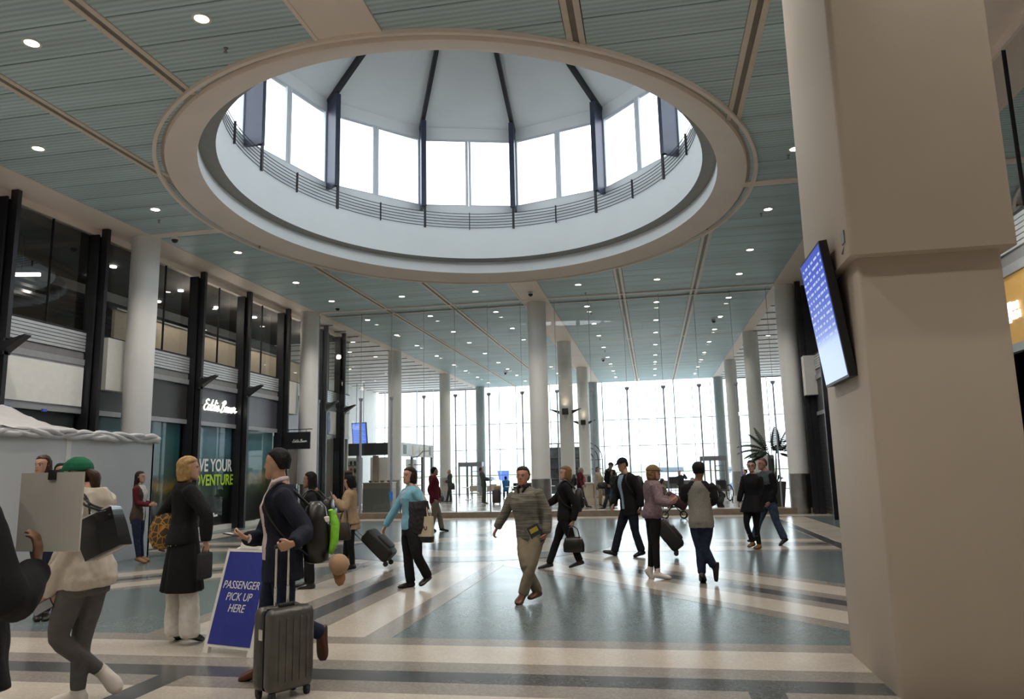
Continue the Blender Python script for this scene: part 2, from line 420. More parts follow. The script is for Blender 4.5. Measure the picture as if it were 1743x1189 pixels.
for i in range(12):
    t0, t1 = TH[i], TH[i]+PI/6
    a, b = facet(t0, t1, 0, 1, 0, 0)
    mb = MB(); wallbox(mb, a, b, 9.6, 10.50, .2); mb.build('sill_wall', DRUMW, dome)
    mb = MB(); wallbox(mb, a, b, 12.88, 13.28, .2); mb.build('header_wall', DRUMW, dome)
    c, d = EP(WA, WB, t0, 13.28), EP(WA, WB, t1, 13.28)
    MB().add([c, d, apex, c*1.03+Vector((0, 0, .15)), d*1.03+Vector((0, 0, .15)), apex+Vector((0, 0, .2))], [(0, 1, 2), (5, 4, 3), (0, 3, 4, 1)]).build('roof_panel', DRUMW, dome)
    for h in (0, 1):
        fr = MB(); lo, hi = h*.5+.03, h*.5+.47
        for f0, f1, z0, z1 in ((h*.5+.005 if h else .0, lo, 10.5, 12.88), (hi, h*.5+.5, 10.5, 12.88), (lo, hi, 10.5, 10.54), (lo, hi, 12.84, 12.88)):
            wallbox(fr, a.lerp(b, f0), a.lerp(b, f1), z0, z1, .09)
        w = fr.build('clerestory_window', MULL, dome)
        p, q = a.lerp(b, lo), a.lerp(b, hi)
        g = MB(); o2 = Vector((p.x+q.x, p.y+q.y, 0)).normalized()*.05; p, q = p+o2, q+o2
        g.add([Vector((p.x, p.y, 10.54-ZC)), Vector((q.x, q.y, 10.54-ZC)), Vector((q.x, q.y, 12.84-ZC)), Vector((p.x, p.y, 12.84-ZC))], [(0, 1, 2, 3)]).build('pane', GLASS, w)
    # dark fin column at each corner, then the rib running to the apex
    th = TH[i]; co = EP(WA, WB, th, ZC); rad = Vector((co.x, co.y, 0)).normalized(); tan = Vector((-rad.y, rad.x, 0))
    M = frame(co-rad*.02+Vector((0, 0, 10.30-ZC)), rad, tan)
    MB().box(-.50, -.02, -.05, .05, 0, 2.98, M).box(-.55, -.43, -.085, .085, 0, 2.98, M).build('fin_column', HAZEDM, dome)
    rb = MB(); s0 = co+Vector((0, 0, 13.20-ZC))-rad*.08
    dirv = (apex-Vector((0, 0, .08)))-s0; M2 = frame(s0, dirv, tan)
    rb.box(-.05, dirv.length, -.06, .06, -.09, .09, M2); rb.build('rib', BLACKM, dome)
for th2 in range(24):
    th = PI/12*th2; p = EP(5.57, 6.27, th, 9.58); w = .035 if th2 % 2 == 0 else .014
    rad = Vector((p.x, p.y, 0)).normalized(); tan = Vector((-rad.y, rad.x, 0))
    MB().box(-.03, .03, -w, w, 0, .58 if th2 % 2 else .78, frame(p, rad, tan)).build('rail_post', BLACKM, dome)
for k in range(6):
    z = 9.64+k*.096; n = 120
    MB().tube([EP(5.57, 6.27, 2*PI*i/n, z) for i in range(n+1)], .011, 5, cap=False).build('rail_wire', BLACKM, dome)
for i in range(12):
    th = TH[i]+PI/12
    a, b = facet(TH[i], TH[i]+PI/6, 0, 1, 0, 0); m_ = (a+b)*.5
    rad = Vector((m_.x, m_.y, 0)).normalized()
    M = frame((DC[0]+m_.x+rad.x*.25, DC[1]+m_.y+rad.y*.25, 11.69), (rad.y, -rad.x, 0), (0, 0, 1))
    # portal faces inward (-Z of the light)
    if (M.to_3x3() @ Vector((0, 0, -1))).dot(rad) > 0: M = M @ Matrix.Rotation(PI, 4, 'Y')
    portal('dome_window_portal', M, (b-a).length, 2.38)

# ------------------------------------------------------------------ storefront walls
def storefront(name, X, sgn, fins, y0, y1, inner_lit):
    """glass wall plane at X; sgn=+1 looks toward +x (left wall), -1 for the right wall"""
    w = struct(name)
    def bx(nm, m, d0, d1, ya, yb, za, zb):
        a, b = X+sgn*d0, X+sgn*d1
        return box(nm, m, w, min(a, b), max(a, b), ya, yb, za, zb)
    bx('header', WARM, -.1, .06, y0, y1, 7.92, 8.2)
    return w, bx
FY_L = [10.75, 13.55, 16.36, 20.68, 23.43, 26.3]
def facade(name, X, sgn, fy, y0, y1, skip=()):
    w, bx = storefront(name, X, sgn, fy, y0, y1, True)
    edges = [y0]+[q for q in fy if y0 < q < y1]+[y1]
    for q in fy:
        bx('mullion_fin', BLACKM, .22, .40, q-.055, q+.055, .0, 8.07); bx('mullion_web', BLACKM, -.06, .22, q-.16, q-.10, 0, 7.9)
        bx('mullion_web', BLACKM, -.06, .22, q+.02, q+.05, 0, 7.9)
    for i in range(len(edges)-1):
        ya, yb = edges[i], edges[i+1]
        if yb-ya < .3: continue
        # upper glazing: two panes with a slim joint
        n = 2 if yb-ya < 3.9 else 3
        for k in range(n):
            pa, pb = ya+(yb-ya)*k/n, ya+(yb-ya)*(k+1)/n
            f = bx('upper_window', BLACKM, -.03, .03, pa, pa+.014, 5.36, 7.92)
            MB().add([(X, pa+.014, 5.38), (X, pb, 5.38), (X, pb, 7.92), (X, pa+.014, 7.92)], [(0, 1, 2, 3)]).build('pane', GLASSD, f)
        bx('window_sill', BLACKM, -.03, .05, ya, yb, 5.33, 5.38)
        for k in range(6): bx('louvre_slat', ALU, .0, .06, ya+.03, yb-.03, 5.33-.082*(k+1)+.01, 5.33-.082*k-.006)
        bx('louvre_back', DARKG, -.06, .0, ya, yb, 4.64, 5.33)
        bx('ribbed_vent', MIDG, 0, .03, ya+.03, yb-.03, 4.66, 4.83)
        bx('upper_trim', GREYM, -.05, .07, ya, yb, 4.50, 4.65)
        bx('lower_trim', GREYM, -.05, .06, ya, yb, 3.30, 3.43)
    return w, bx, edges
wall_left, bxL, eL = facade('wall_left', WL, 1, FY_L, 7.9, 27.9)
FY_R = [2*XC-0, 0]
fyr = [10.0, 13.8, 16.4, 19.2, 21.8, 24.3, 27.2]
wall_right, bxR, eR = facade('wall_right', WR, -1, fyr, 7.0, 28.6)
# sign bands and display windows, bay by bay
SIGNG = mat('sign_panel_grey', (0.042, 0.041, 0.042), .35, var=.12, vscale=2)
SIGNB = mat('sign_panel_mauve', (0.062, 0.062, 0.078), .3, var=.15, vscale=1.5)
PLASTER = mat('white_panel', (0.72, 0.72, 0.69), .6, var=.03)
bxL('board_frame', GREYM, 0, .05, 13.62, 16.3, 3.36, 4.50); bxL('white_board', PLASTER, .05, .09, 13.72, 16.16, 3.47, 4.44)
bxL('sign_panel', SIGNG, -.02, .02, 7.9, 13.4, 3.43, 4.50); bxL('sign_panel', SIGNG, -.02, .02, 16.45, 20.55, 3.43, 4.50)
bxL('sign_panel', SIGNB, -.02, .02, 20.75, 23.30, 3.43, 4.50); bxL('sign_panel', SIGNB, -.02, .02, 23.5, 26.15, 3.43, 4.50)
bxL('sign_panel', SIGNB, -.02, .02, 26.4, 27.9, 3.43, 4.50)
bxL('plinth', PLASTER, -.1, .03, 7.9, 27.9, 0, .16)
for yc in (17.95,): bxL('column_box', PLASTER, .02, .25, 16.75, 17.6, 3.95, 5.30)
bxL('column_box', PLASTER, .02, .25, 26.5, 27.4, 4.05, 5.30)
# printed poster behind the display glass: teal mist over dark trees
def poster_mat(name, stops, yw):
    m = mat(name, (.1, .2, .2), .35); nt, b, new, link = nodes(m)
    tc = new('ShaderNodeTexCoord'); sx = new('ShaderNodeSeparateXYZ'); link(tc.outputs['Object'], sx.inputs[0])
    n = new('ShaderNodeTexNoise'); n.inputs['Scale'].default_value = 2.2; n.inputs['Detail'].default_value = 6; link(tc.outputs['Object'], n.inputs['Vector'])
    ma = new('ShaderNodeMath'); ma.operation = 'MULTIPLY_ADD'; ma.inputs[1].default_value = .9; ma.inputs[2].default_value = -.45; link(n.outputs['Fac'], ma.inputs[0])
    ad = new('ShaderNodeMath'); ad.operation = 'ADD'; link(sx.outputs['Z'], ad.inputs[0]); link(ma.outputs[0], ad.inputs[1])
    mr = new('ShaderNodeMapRange'); mr.inputs['From Min'].default_value = .2; mr.inputs['From Max'].default_value = 3.3; link(ad.outputs[0], mr.inputs['Value'])
    cr = new('ShaderNodeValToRGB'); e = cr.color_ramp.elements
    e[0].position, e[0].color = stops[0][0], (*stops[0][1], 1); e[1].position, e[1].color = stops[-1][0], (*stops[-1][1], 1)
    for p, c in stops[1:-1]:
        q = e.new(p); q.color = (*c, 1)
    link(mr.outputs[0], cr.inputs['Fac']); link(cr.outputs['Color'], b.inputs['Base Color'])
    return m
P1 = poster_mat('poster_forest', [(0, (.008, .009, .009)), (.26, (.012, .016, .014)), (.36, (.03, .075, .03)), (.48, (.035, .11, .10)), (.62, (.07, .20, .24)), (.8, (.14, .30, .38)), (1, (.20, .34, .46))], 1)
P2 = poster_mat('poster_glade', [(0, (.008, .008, .008)), (.24, (.014, .018, .012)), (.36, (.06, .08, .03)), (.46, (.30, .22, .10)), (.54, (.05, .16, .13)), (.75, (.10, .26, .30)), (1, (.20, .36, .42))], 1)
P3 = poster_mat('poster_dusk', [(0, (.008, .008, .008)), (.2, (.016, .018, .012)), (.32, (.05, .06, .02)), (.4, (.36, .22, .05)), (.5, (.05, .10, .08)), (.7, (.04, .13, .14)), (1, (.05, .16, .20))], 1)
for m_, a, b in ((P3, 16.5, 20.45), (P1, 20.80, 23.27), (P2, 23.55, 26.1), (P3, 7.9, 13.4)):
    bxL('poster', m_, -.14, -.10, a, b, .18, 3.29)
for a, b in ((7.9, 13.4), (13.65, 16.2), (16.5, 20.5), (20.8, 23.3), (23.55, 26.15), (26.4, 27.9)):
    MB().add([(WL, a, .16), (WL, b, .16), (WL, b, 3.3), (WL, a, 3.3)], [(0, 1, 2, 3)]).build('display_window', GLASSW, wall_left)
bxL('shop_wall', DARKG, -.16, -.14, 13.65, 16.2, .18, 3.29)
bxL('shop_wall', MIDG, -1.6, -1.5, 26.2, 28, .1, 3.3)
# upper storey rooms behind the left glass: dark, with a lit white wall in the far bays
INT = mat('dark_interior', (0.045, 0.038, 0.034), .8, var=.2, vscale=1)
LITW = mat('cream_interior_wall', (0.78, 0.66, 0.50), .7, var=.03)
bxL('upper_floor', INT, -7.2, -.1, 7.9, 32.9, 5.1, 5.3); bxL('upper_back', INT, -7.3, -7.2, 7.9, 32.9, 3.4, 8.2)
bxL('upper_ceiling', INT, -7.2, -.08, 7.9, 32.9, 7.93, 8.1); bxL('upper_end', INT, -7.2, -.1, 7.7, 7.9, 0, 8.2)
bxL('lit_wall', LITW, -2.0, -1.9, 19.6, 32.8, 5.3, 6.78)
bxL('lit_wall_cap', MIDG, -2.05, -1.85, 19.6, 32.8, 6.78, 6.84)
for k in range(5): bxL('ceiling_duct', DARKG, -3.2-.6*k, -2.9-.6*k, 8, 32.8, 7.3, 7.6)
bxL('lower_back', DARKG, -.9, -.8, 7.9, 26.3, 0, 5.1)
def lamp(name, typ, loc, energy, col=LAMP_COL, size=.1, rot=None, parent=None, spot=2.4, blend=.5):
    l = bpy.data.lights.new(name, typ); l.energy = energy; l.color = col
    if typ == 'AREA': l.shape = 'DISK'; l.size = size
    elif typ == 'SPOT': l.spot_size = spot; l.spot_blend = blend; l.shadow_soft_size = size
    else: l.shadow_soft_size = size
    o = bpy.data.objects.new(name, l); COL.objects.link(o); o.location = loc
    if rot: o.rotation_euler = rot
    if parent: o.parent = parent
    return o
for yy in (21.8, 24.6, 27.4, 30.2): lamp('office_lamp', 'POINT', (WL-1.0, yy, 7.4), 28, size=.12)
for yy in (10, 13, 16, 19): lamp('office_lamp', 'POINT', (WL-4.5, yy, 7.2), 8, size=.12)
for xx, yy in ((-15.4, 18.9), (-15.2, 20.1), (-16.8, 19.7), (-15.3, 22), (-17, 23.2), (-15.6, 24.6), (-15.2, 26.6), (-17, 15), (-18, 17.4)):
    MB().lathe([(.09, 7.88), (.09, 7.92)], 10, (xx, yy), cap=True).build('office_downlight', LENSW, wall_left)
t = thing('pendant_tube_light', 'bright white tube light glowing behind the upper left glass', 'light', (-15.6, 15.9, 6.9), .25)
MB().box(-.45, .45, -.05, .05, -.035, .035).build('tube', LENSW, t); MB().box(-.48, .48, -.06, .06, .035, .07).tube([(0, 0, .07), (0, 0, 1.05)], .01, 6).build('housing', BLACKM, t)

# right storefront
OCHRE = mat('ochre_sign_panel', (0.52, 0.31, 0.08), .5, var=.06, vscale=2, emit=(0.9, .5, .12), estr=.06)
bxR('sign_panel', OCHRE, -.02, .03, 7.0, 13.2, 3.43, 4.50); bxR('sign_panel', DARKG, -.02, .02, 13.4, 28.6, 3.43, 4.5)
bxR('column_box', PLASTER, .02, .4, 26.75, 27.25, 4.0, 5.35); bxR('column_box', PLASTER, .02, .2, 22.0, 24.2, 3.46, 4.45)
bxR('shop_shutter', BLACKM, -.06, .02, 13.4, 28.6, .05, 3.30); bxR('shop_opening', BLACKM, -.9, -.8, 7.0, 13.4, 0, 3.3)
bxR('plinth', T_TAUPE, -.1, .02, 7, 28.6, 0, .05)
for k in range(24): bxR('shutter_slat', DARKG, .02, .035, 13.5, 27.1, .1+k*.133, .1+k*.133+.02)
bxR('upper_floor', INT, -6, -.1, 7, 28.6, 5.1, 5.3); bxR('upper_back', INT, -6.1, -6, 7, 28.6, 3.4, 8.2); bxR('upper_ceiling', INT, -6, -.08, 7, 28.6, 7.93, 8.1)
bxR('lower_back', DARKG, -.98, -.9, 7, 28.6, 0, 5.1)
lamp('shop_lamp', 'POINT', (WR-.7, 11.6, 4.6), 14, size=.1)
for yy in (12, 17, 22): lamp('office_lamp', 'POINT', (WR+3, yy, 7.2), 10, size=.12)
# hall ends behind the camera
wb = struct('wall_back'); box('wall_panel', PLASTER, wb, -24, 16, YB-2.2, YB-2, 0, 8.4)
for nm, xa, xb in (('wall_side_left', -14.3, -14.1), ('wall_side_right', 5.9, 6.1)):
    q = struct(nm); box('wall_panel', PLASTER, q, xa, xb, YB-2, 7.7, 0, 8.4)

# far left building end beyond the partition: same facade for two bays then a white side wall
FX = [29.75, 31.66]
wall_far, bxF, eF = facade('wall_far_left', WL, 1, FX, 28.2, 33.0)
bxF('sign_panel', DARKG, -.02, .04, 28.4, 29.65, 3.43, 4.5); bxF('sign_panel', PLASTER, -.02, .03, 29.85, 31.55, 3.43, 4.5); bxF('sign_panel', PLASTER, -.02, .03, 31.75, 33, 3.43, 4.5)
BROWN = mat('brown_wood_panel', (.20, .12, .06), .5, var=.2, vscale=3)
bxF('display_wall', BROWN, -1.2, -1.1, 28.2, 33, 0, 3.3); bxF('shop_fixture', LENSW, -1.1, -1.05, 28.9, 29.3, 2.2, 2.32)
bxF('end_wall', PLASTER, -7.4, 0, 32.95, 33.05, 0, 5.3)
MB().add([(WL-7, 33, 5.3), (WL, 33, 5.3), (WL, 33, 7.9), (WL-7, 33, 7.9)], [(0, 1, 2, 3)]).build('end_glazing', GLASSD, wall_far)
wfl = struct('wall_side_far'); box('wall_panel', WHITE, wfl, -21.5, -21.3, 33, YW, 0, 8.2)
wfr = struct('wall_side_far_right'); box('wall_panel', WHITE, wfr, 13.2, 13.4, 28.6, YW, 0, 8.2)
box('wall_panel', PLASTER, wfr, WR-.1, 13.2, 28.6, 28.8, 0, 8.2)

# ------------------------------------------------------------------ glass partition with curb, posts and cables
part = thing('glass_partition', 'tall frameless glass screen with steel posts crossing the hall on a low curb', 'partition', (0, YP, 0))
CURB = mat('brown_stone_curb', (0.26, 0.20, 0.15), .35, var=.15, vscale=5)
MB().box(-13.5, 5.3, -.5, .35, .0, .20).build('curb', CURB, part)
px = [-13.0, -11.2, -9.93, -8.61, -7.35, -6.03, -4.73, -3.4, -2.1, -.79, .53, 1.81, 3.1, 4.38]
POSTM = mat('grey_post_paint', (0.38, 0.41, 0.50), .35, metal=.5, var=.05)
for i, x in enumerate(px):
    w = .05 if x < -9 else .028
    MB().lathe([(w, .2), (w, 4.52), (.075, 4.56), (.085, 4.62), (.085, 4.64)], 10, (x, -.12), cap=True).build('post', POSTM, part)
    MB().tube([(x, -.12, 4.6), (x, -.12, ZC)], .008, 5).build('cable', POSTM, part)
edges = [-13.4]+px+[5.2]
for i in range(len(edges)-1):
    a, b = edges[i], edges[i+1]
    MB().add([(a+.006, 0, .2), (b-.006, 0, .2), (b-.006, 0, ZC), (a+.006, 0, ZC)], [(0, 1, 2, 3)]).build('glass_pane', GLASSP, part)

# ------------------------------------------------------------------ window wall and the airfield beyond
win = struct('window_1')
FRAME = mat('window_frame_blue_grey', (0.36, 0.40, 0.50), .4, metal=.2, var=.05)
xs = [-.82+1.318*k for k in range(-16, 12)]
xs = [x for x in xs if -21.3 < x < 13.2]
for i, x in enumerate(xs):
    wd = .034 if i % 4 == 1 else .02
    box('mullion', FRAME, win, x-wd, x+wd, YW-.08, YW+.08, 0, ZC)
for z in (.05, 1.40, 3.33, 5.27): box('transom', FRAME, win, -21.3, 13.2, YW-.05, YW+.05, z-.026, z+.026)
for i in range(len(xs)-1):
    for z0, z1 in ((.09, 1.36), (1.44, 3.29), (3.37, 5.23), (5.31, ZC)):
        MB().add([(xs[i], YW, z0), (xs[i+1], YW, z0), (xs[i+1], YW, z1), (xs[i], YW, z1)], [(0, 1, 2, 3)]).build('pane', GLASS, win)
# ------------------------------------------------------------------ airfield outside
APRON = mat('concrete_apron', (0.62, 0.62, 0.61), .8, var=.06, vscale=.05)
GRASS = mat('pale_winter_grass', (0.40, 0.42, 0.28), .9, var=.1, vscale=.02)
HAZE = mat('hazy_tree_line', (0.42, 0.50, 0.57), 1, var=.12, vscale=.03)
af = struct('exterior_ground')
box('apron', APRON, af, -420, 420, YW+.4, 190, -1.4, -1.0)
MB().loft([[Vector((-700, 190, -1.0)), Vector((700, 190, -1.0)), Vector((700, 430, 1.6)), Vector((-700, 430, 1.6))], [Vector((-700, 190, -2)), Vector((700, 190, -2)), Vector((700, 430, -2)), Vector((-700, 430, -2))]]).build('grass_strip', GRASS, af)
MB().add([(-700, 240, -.43), (700, 240, -.43), (700, 262, -.19), (-700, 262, -.19)], [(0, 1, 2, 3)]).build('runway', mat('runway_asphalt', (.5, .5, .5), .9, var=.05), af)
random.seed(3)
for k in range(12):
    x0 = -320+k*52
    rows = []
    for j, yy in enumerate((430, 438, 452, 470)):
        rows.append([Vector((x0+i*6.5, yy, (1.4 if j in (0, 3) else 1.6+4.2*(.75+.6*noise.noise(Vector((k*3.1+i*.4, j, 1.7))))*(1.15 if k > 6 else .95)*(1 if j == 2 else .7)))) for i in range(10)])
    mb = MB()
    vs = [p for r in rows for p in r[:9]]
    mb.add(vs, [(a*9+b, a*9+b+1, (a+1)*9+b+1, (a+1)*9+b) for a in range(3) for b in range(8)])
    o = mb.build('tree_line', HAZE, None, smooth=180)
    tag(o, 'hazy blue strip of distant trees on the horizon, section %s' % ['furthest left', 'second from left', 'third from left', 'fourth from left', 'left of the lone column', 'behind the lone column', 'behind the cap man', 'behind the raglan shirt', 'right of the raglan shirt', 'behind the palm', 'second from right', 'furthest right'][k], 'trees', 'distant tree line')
# parked airliner seen tail-on: blue fin, white globe-lattice fuselage end
pl = thing('airliner', 'parked airliner with blue tail fin and pale lattice globe marking outside the glass', 'airplane', (-18.05, 88.1, -.62))
pl.scale = (.45, .45, .45)
FUS = mat('white_fuselage', (.8, .8, .82), .35, var=.02)
TAILB = mat('tail_blue', (0.035, 0.09, 0.42), .4, var=.06)
MB().ball((0, 0, 1.2), (1.9, 8, 1.75), 24, 16).build('fuselage', FUS, pl, smooth=180)
MB().loft([[Vector((.4, -.1, 1.3)), Vector((2.6, -.1, 1.3)), Vector((2.6, .1, 1.3)), Vector((.4, .1, 1.3))], [Vector((-.3, -.05, 5.3)), Vector((2.8, -.05, 5.3)), Vector((2.8, .05, 5.3)), Vector((-.3, .05, 5.3))]]).build('tail_fin', TAILB, pl)
gl = MB(); MG = Matrix.Translation((0, -6.9, 1.1))
gl.ball((0, 0, 0), (2.1, 1.2, 1.95), 24, 14, M=MG); gl.build('globe', FUS, pl, smooth=180)
gl = MB()
for k in range(-3, 4):
    z = k*.48; r = math.sqrt(max(.05, 1-(z/1.95)**2))
    gl.tube([MG @ Vector((2.12*r*math.cos(a), 1.22*r*math.sin(a), z)) for a in [2*PI*i/28 for i in range(29)]], .028, 4, cap=False)
for k in range(8):
    a = PI*k/8
    gl.tube([MG @ Vector((2.12*math.cos(t)*math.cos(a), 1.22*math.cos(t)*math.sin(a), 1.97*math.sin(t))) for t in [2*PI*i/28 for i in range(29)]], .028, 4, cap=False)
gl.build('globe_lattice', TAILB, pl)
MB().box(1, 7, -.4, .4, 1.9, 2.05).build('tailplane', FUS, pl)
for sx in (-.8, .8): MB().lathe([(.55, -.15), (.55, .15)], 14, M=Matrix.Translation((sx, 0, .47)) @ Matrix.Rotation(PI/2, 4, 'Y'), cap=True).tube([(sx, 0, .4), (sx, 0, 1.2)], .12, 6).build('landing_gear', BLACKM, pl)
def vehicle(x, y, L, H, m, lbl, cab=True, nm='service_vehicle'):
    t = thing(nm, lbl, 'vehicle', (x, y, -1.0))
    MB().rbox((0, 0, H*.42), (L, 2.0, H*.5), .18).build('body', m, t)
    MB().rbox((-L*.12, 0, H*.8), (L*.55, 1.8, H*.42), .22).build('cabin', mat('car_glass', (.12, .15, .18), .1), t)
    for sx in (-L*.32, L*.32): MB().lathe([(.01, -1.02), (.36, -1.02), (.36, 1.02), (.01, 1.02)], 14, M=Matrix.Translation((sx, 0, .36)) @ Matrix.Rotation(PI/2, 4, 'X'), cap=True).build('wheel', BLACKM, t)
vehicle(12.5, 118, 6.5, 2.6, FUS, 'white service van parked on the apron behind the raised arm')
vehicle(4.5, 150, 9, 2.8, mat('tug_grey', (.55, .55, .56), .5, var=.05), 'grey ramp truck on the apron, far out beyond the monitor')
vehicle(9.5, 80, 4.2, 1.5, mat('tug_blue', (.05, .14, .36), .5, var=.05), 'small blue baggage tug behind the right door portal')
vehicle(-26, 120, 5, 1.9, FUS, 'white pickup on the apron near the left door portal')

# ------------------------------------------------------------------ columns
COLM = mat('column_plaster', (0.73, 0.735, 0.73), .6, var=.03, vscale=1.2, bump=.05, bscale=30)
COLB = mat('glass_clad_column', (0.36, 0.42, 0.43), .25, var=.05)
def column(x, y, lbl, m=COLM, clad=1.35, r=.355):
    t = thing('column', lbl, 'column', (x, y, 0))
    prof = [(r, clad), (r, ZC-.02), (r+.03, ZC-.0)]
    MB().lathe(prof, 40).build('shaft', m, t, smooth=40)
    if clad > 0: MB().lathe([(r+.02, 0), (r+.02, clad), (r, clad+.01)], 40).build('metal_cladding', STEEL, t, smooth=40)
    return t
column(-13.17, 17.35, 'white round column beside the plastic-topped enclosure at left')
column(-13.17, 27.3, 'white round column at left next to the hanging black shop sign')
column(-13.17, 37.4, 'round column behind the glass over the coffee counter')
column(-13.17, 47.2, 'round column behind the blond woman near the windows')
column(-12.7, 56.0-.5, 'grey column against the window wall, behind the left door portal', COLB, 0)
column(XC, 27.97, 'lone white column on the centre line, behind the sweater man')
c1 = column(XC, 37.25, 'centre column with black wing uplight, nearer of the two lit ones')
c2 = column(XC, 47.1, 'centre column with black wing uplight, further of the two lit ones')
column(XC, 55.7, 'grey column against the window wall on the centre line', COLB, 0)
column(5.02, 27.75, 'white round column at right in front of the black shutter')
column(4.98, 37.2, 'round column rising behind the potted palm')
column(4.98, 46.9, 'round column left of the palm with a short steel band')
column(4.98, 55.7, 'grey column against the window wall beside the right door portal', COLB, 0)
# wing uplights
def wings(x, y, z, lbl, e):
    t = thing('wing_uplight', lbl, 'light', (x, y-.36, z))
    MB().box(-.15, .15, -.22, 0, -.18, .12).build('lamp_box', BLACKM, t)
    for s in (-1, 1):
        MB().loft([[Vector((s*.32, -.1, .02)), Vector((s*.32, .12, .02)), Vector((s*.32, .12, -.14)), Vector((s*.32, -.1, -.14))], [Vector((s*.78, -.06, .12)), Vector((s*.78, .1, .12)), Vector((s*.78, .1, .09)), Vector((s*.78, -.06, .09))]]).build('wing', BLACKM, t)
    lamp('uplight', 'SPOT', (0, -.20, .10), e*.5, (1, .76, .52), size=.05, rot=(PI-.05, 0, 0), parent=t, spot=2.2, blend=.9)
wings(XC, 37.25, 4.55, 'black wing uplight glowing on the nearer centre column', 110)
wings(XC, 47.1, 4.60, 'black wing uplight glowing on the further centre column', 110)
for i, (yy, lb) in enumerate(((13.55, 'black wedge bracket light on the far left fin'), (20.68, 'black wedge bracket light left of the glowing shop name'), (23.43, 'black wedge bracket light right of the glowing shop name'), (29.75, 'black wedge bracket light on the first fin beyond the glass'), (31.66, 'black wedge bracket light on the last fin beyond the glass'))):
    t = thing('bracket_light', lb, 'light', (WL+.38, yy, 4.62))
    MB().loft([[Vector((0, -.12, .02)), Vector((0, .12, .02)), Vector((0, .12, -.2)), Vector((0, -.12, -.2))], [Vector((.52, -.09, .16)), Vector((.52, .09, .16)), Vector((.52, .09, .13)), Vector((.52, -.09, .13))]]).build('wedge', BLACKM, t)
    MB().box(-.05, .02, -.1, .1, -.25, .1).build('bracket', BLACKM, t)

# ------------------------------------------------------------------ big square pillar at right with its flight display
PILL = mat('pillar_beige_plaster', (0.46, 0.40, 0.335), .65, var=.03, vscale=1.2, bump=.06, bscale=45)
pil = thing('square_pillar', 'massive beige square pillar with thicker upper casing filling the right edge', 'pillar', (2.15, 6.69, 0))
MB().rbox((0, 0, 1.62), (1.02, 1.38, 3.24), .03, n=3, rz=.002).build('lower_shaft', PILL, pil, smooth=30)
MB().rbox((0, 0, 5.66), (1.17, 1.62, 4.88), .05, n=3, rz=.002).build('upper_casing', PILL, pil, smooth=30)
tv = thing('flight_display', 'tilted flat flight display glowing blue, mounted on the square pillar', 'screen', (1.535, 6.68, 2.90))
SCR = mat('blue_flight_screen', (0.02, 0.03, 0.1), .25); nt, b, new, link = nodes(SCR)
tc = new('ShaderNodeTexCoord'); sx = new('ShaderNodeSeparateXYZ'); link(tc.outputs['Object'], sx.inputs[0])
mr = new('ShaderNodeMapRange'); mr.inputs['From Min'].default_value = -.6; mr.inputs['From Max'].default_value = .6; link(sx.outputs['Z'], mr.inputs['Value'])
cr = new('ShaderNodeValToRGB'); cr.color_ramp.elements[0].color = (.36, .46, .78, 1); cr.color_ramp.elements[0].position = .0; cr.color_ramp.elements[1].color = (.035, .07, .42, 1); cr.color_ramp.elements[1].position = 1
for p_, c_ in ((.30, (.34, .44, .78, 1)), (.38, (.07, .13, .52, 1)), (.8, (.05, .09, .52, 1))):
    q = cr.color_ramp.elements.new(p_); q.color = c_
link(mr.outputs[0], cr.inputs['Fac'])
b.inputs['Emission Strength'].default_value = .72; link(cr.outputs['Color'], b.inputs['Emission Color'])
Mt = frame((0, 0, 0), (1.09, 0, .13), (.05, 1, 0))
MB().box(-.03, .035, -.40, .40, -.57, .57, Mt).build('bezel', BLACKM, tv)
MB().box(-.034, -.031, -.38, .38, -.55, .55, Mt).build('screen_face', SCR, tv)
ROWT = mat('flight_row_text', (.01, .015, .05), .4, emit=(.62, .72, 1.0), estr=.55)
mb = MB()
random.seed(11)
for k in range(12):
    z = .48-k*.060
    xx = -.36
    while xx < .34:
        w = random.uniform(.03, .12); mb.box(-.0352, -.0345, xx, min(xx+w, .36), z-.010, z+.010, Mt); xx += w+random.uniform(.02, .07)
o = mb.build('flight_rows', ROWT, tv); o['kind'] = 'stuff'
MB().box(.035, .07, -.3, .3, -.1, .45, Mt).build('rear_shell', BLACKM, tv)
MB().box(.03, .12, -.10, .10, -.16, .18).build('wall_mount', BLACKM, tv)
MB().box(.04, .10, -.05, .05, .46, .62, Mt).build('clip', BLACKM, tv)
MB().box(.04, .10, -.05, .05, -.55, -.47, Mt).build('clip', BLACKM, tv)
t = thing('junction_box', 'small grey box with cable on the pillar beside the display top', 'box', (1.555, 6.02, 3.40))
MB().box(-.0, .04, -.04, .04, -.05, .05).tube([(.02, 0, -.05), (.0, .05, -.12)], .008, 6).build('shell', MIDG, t)

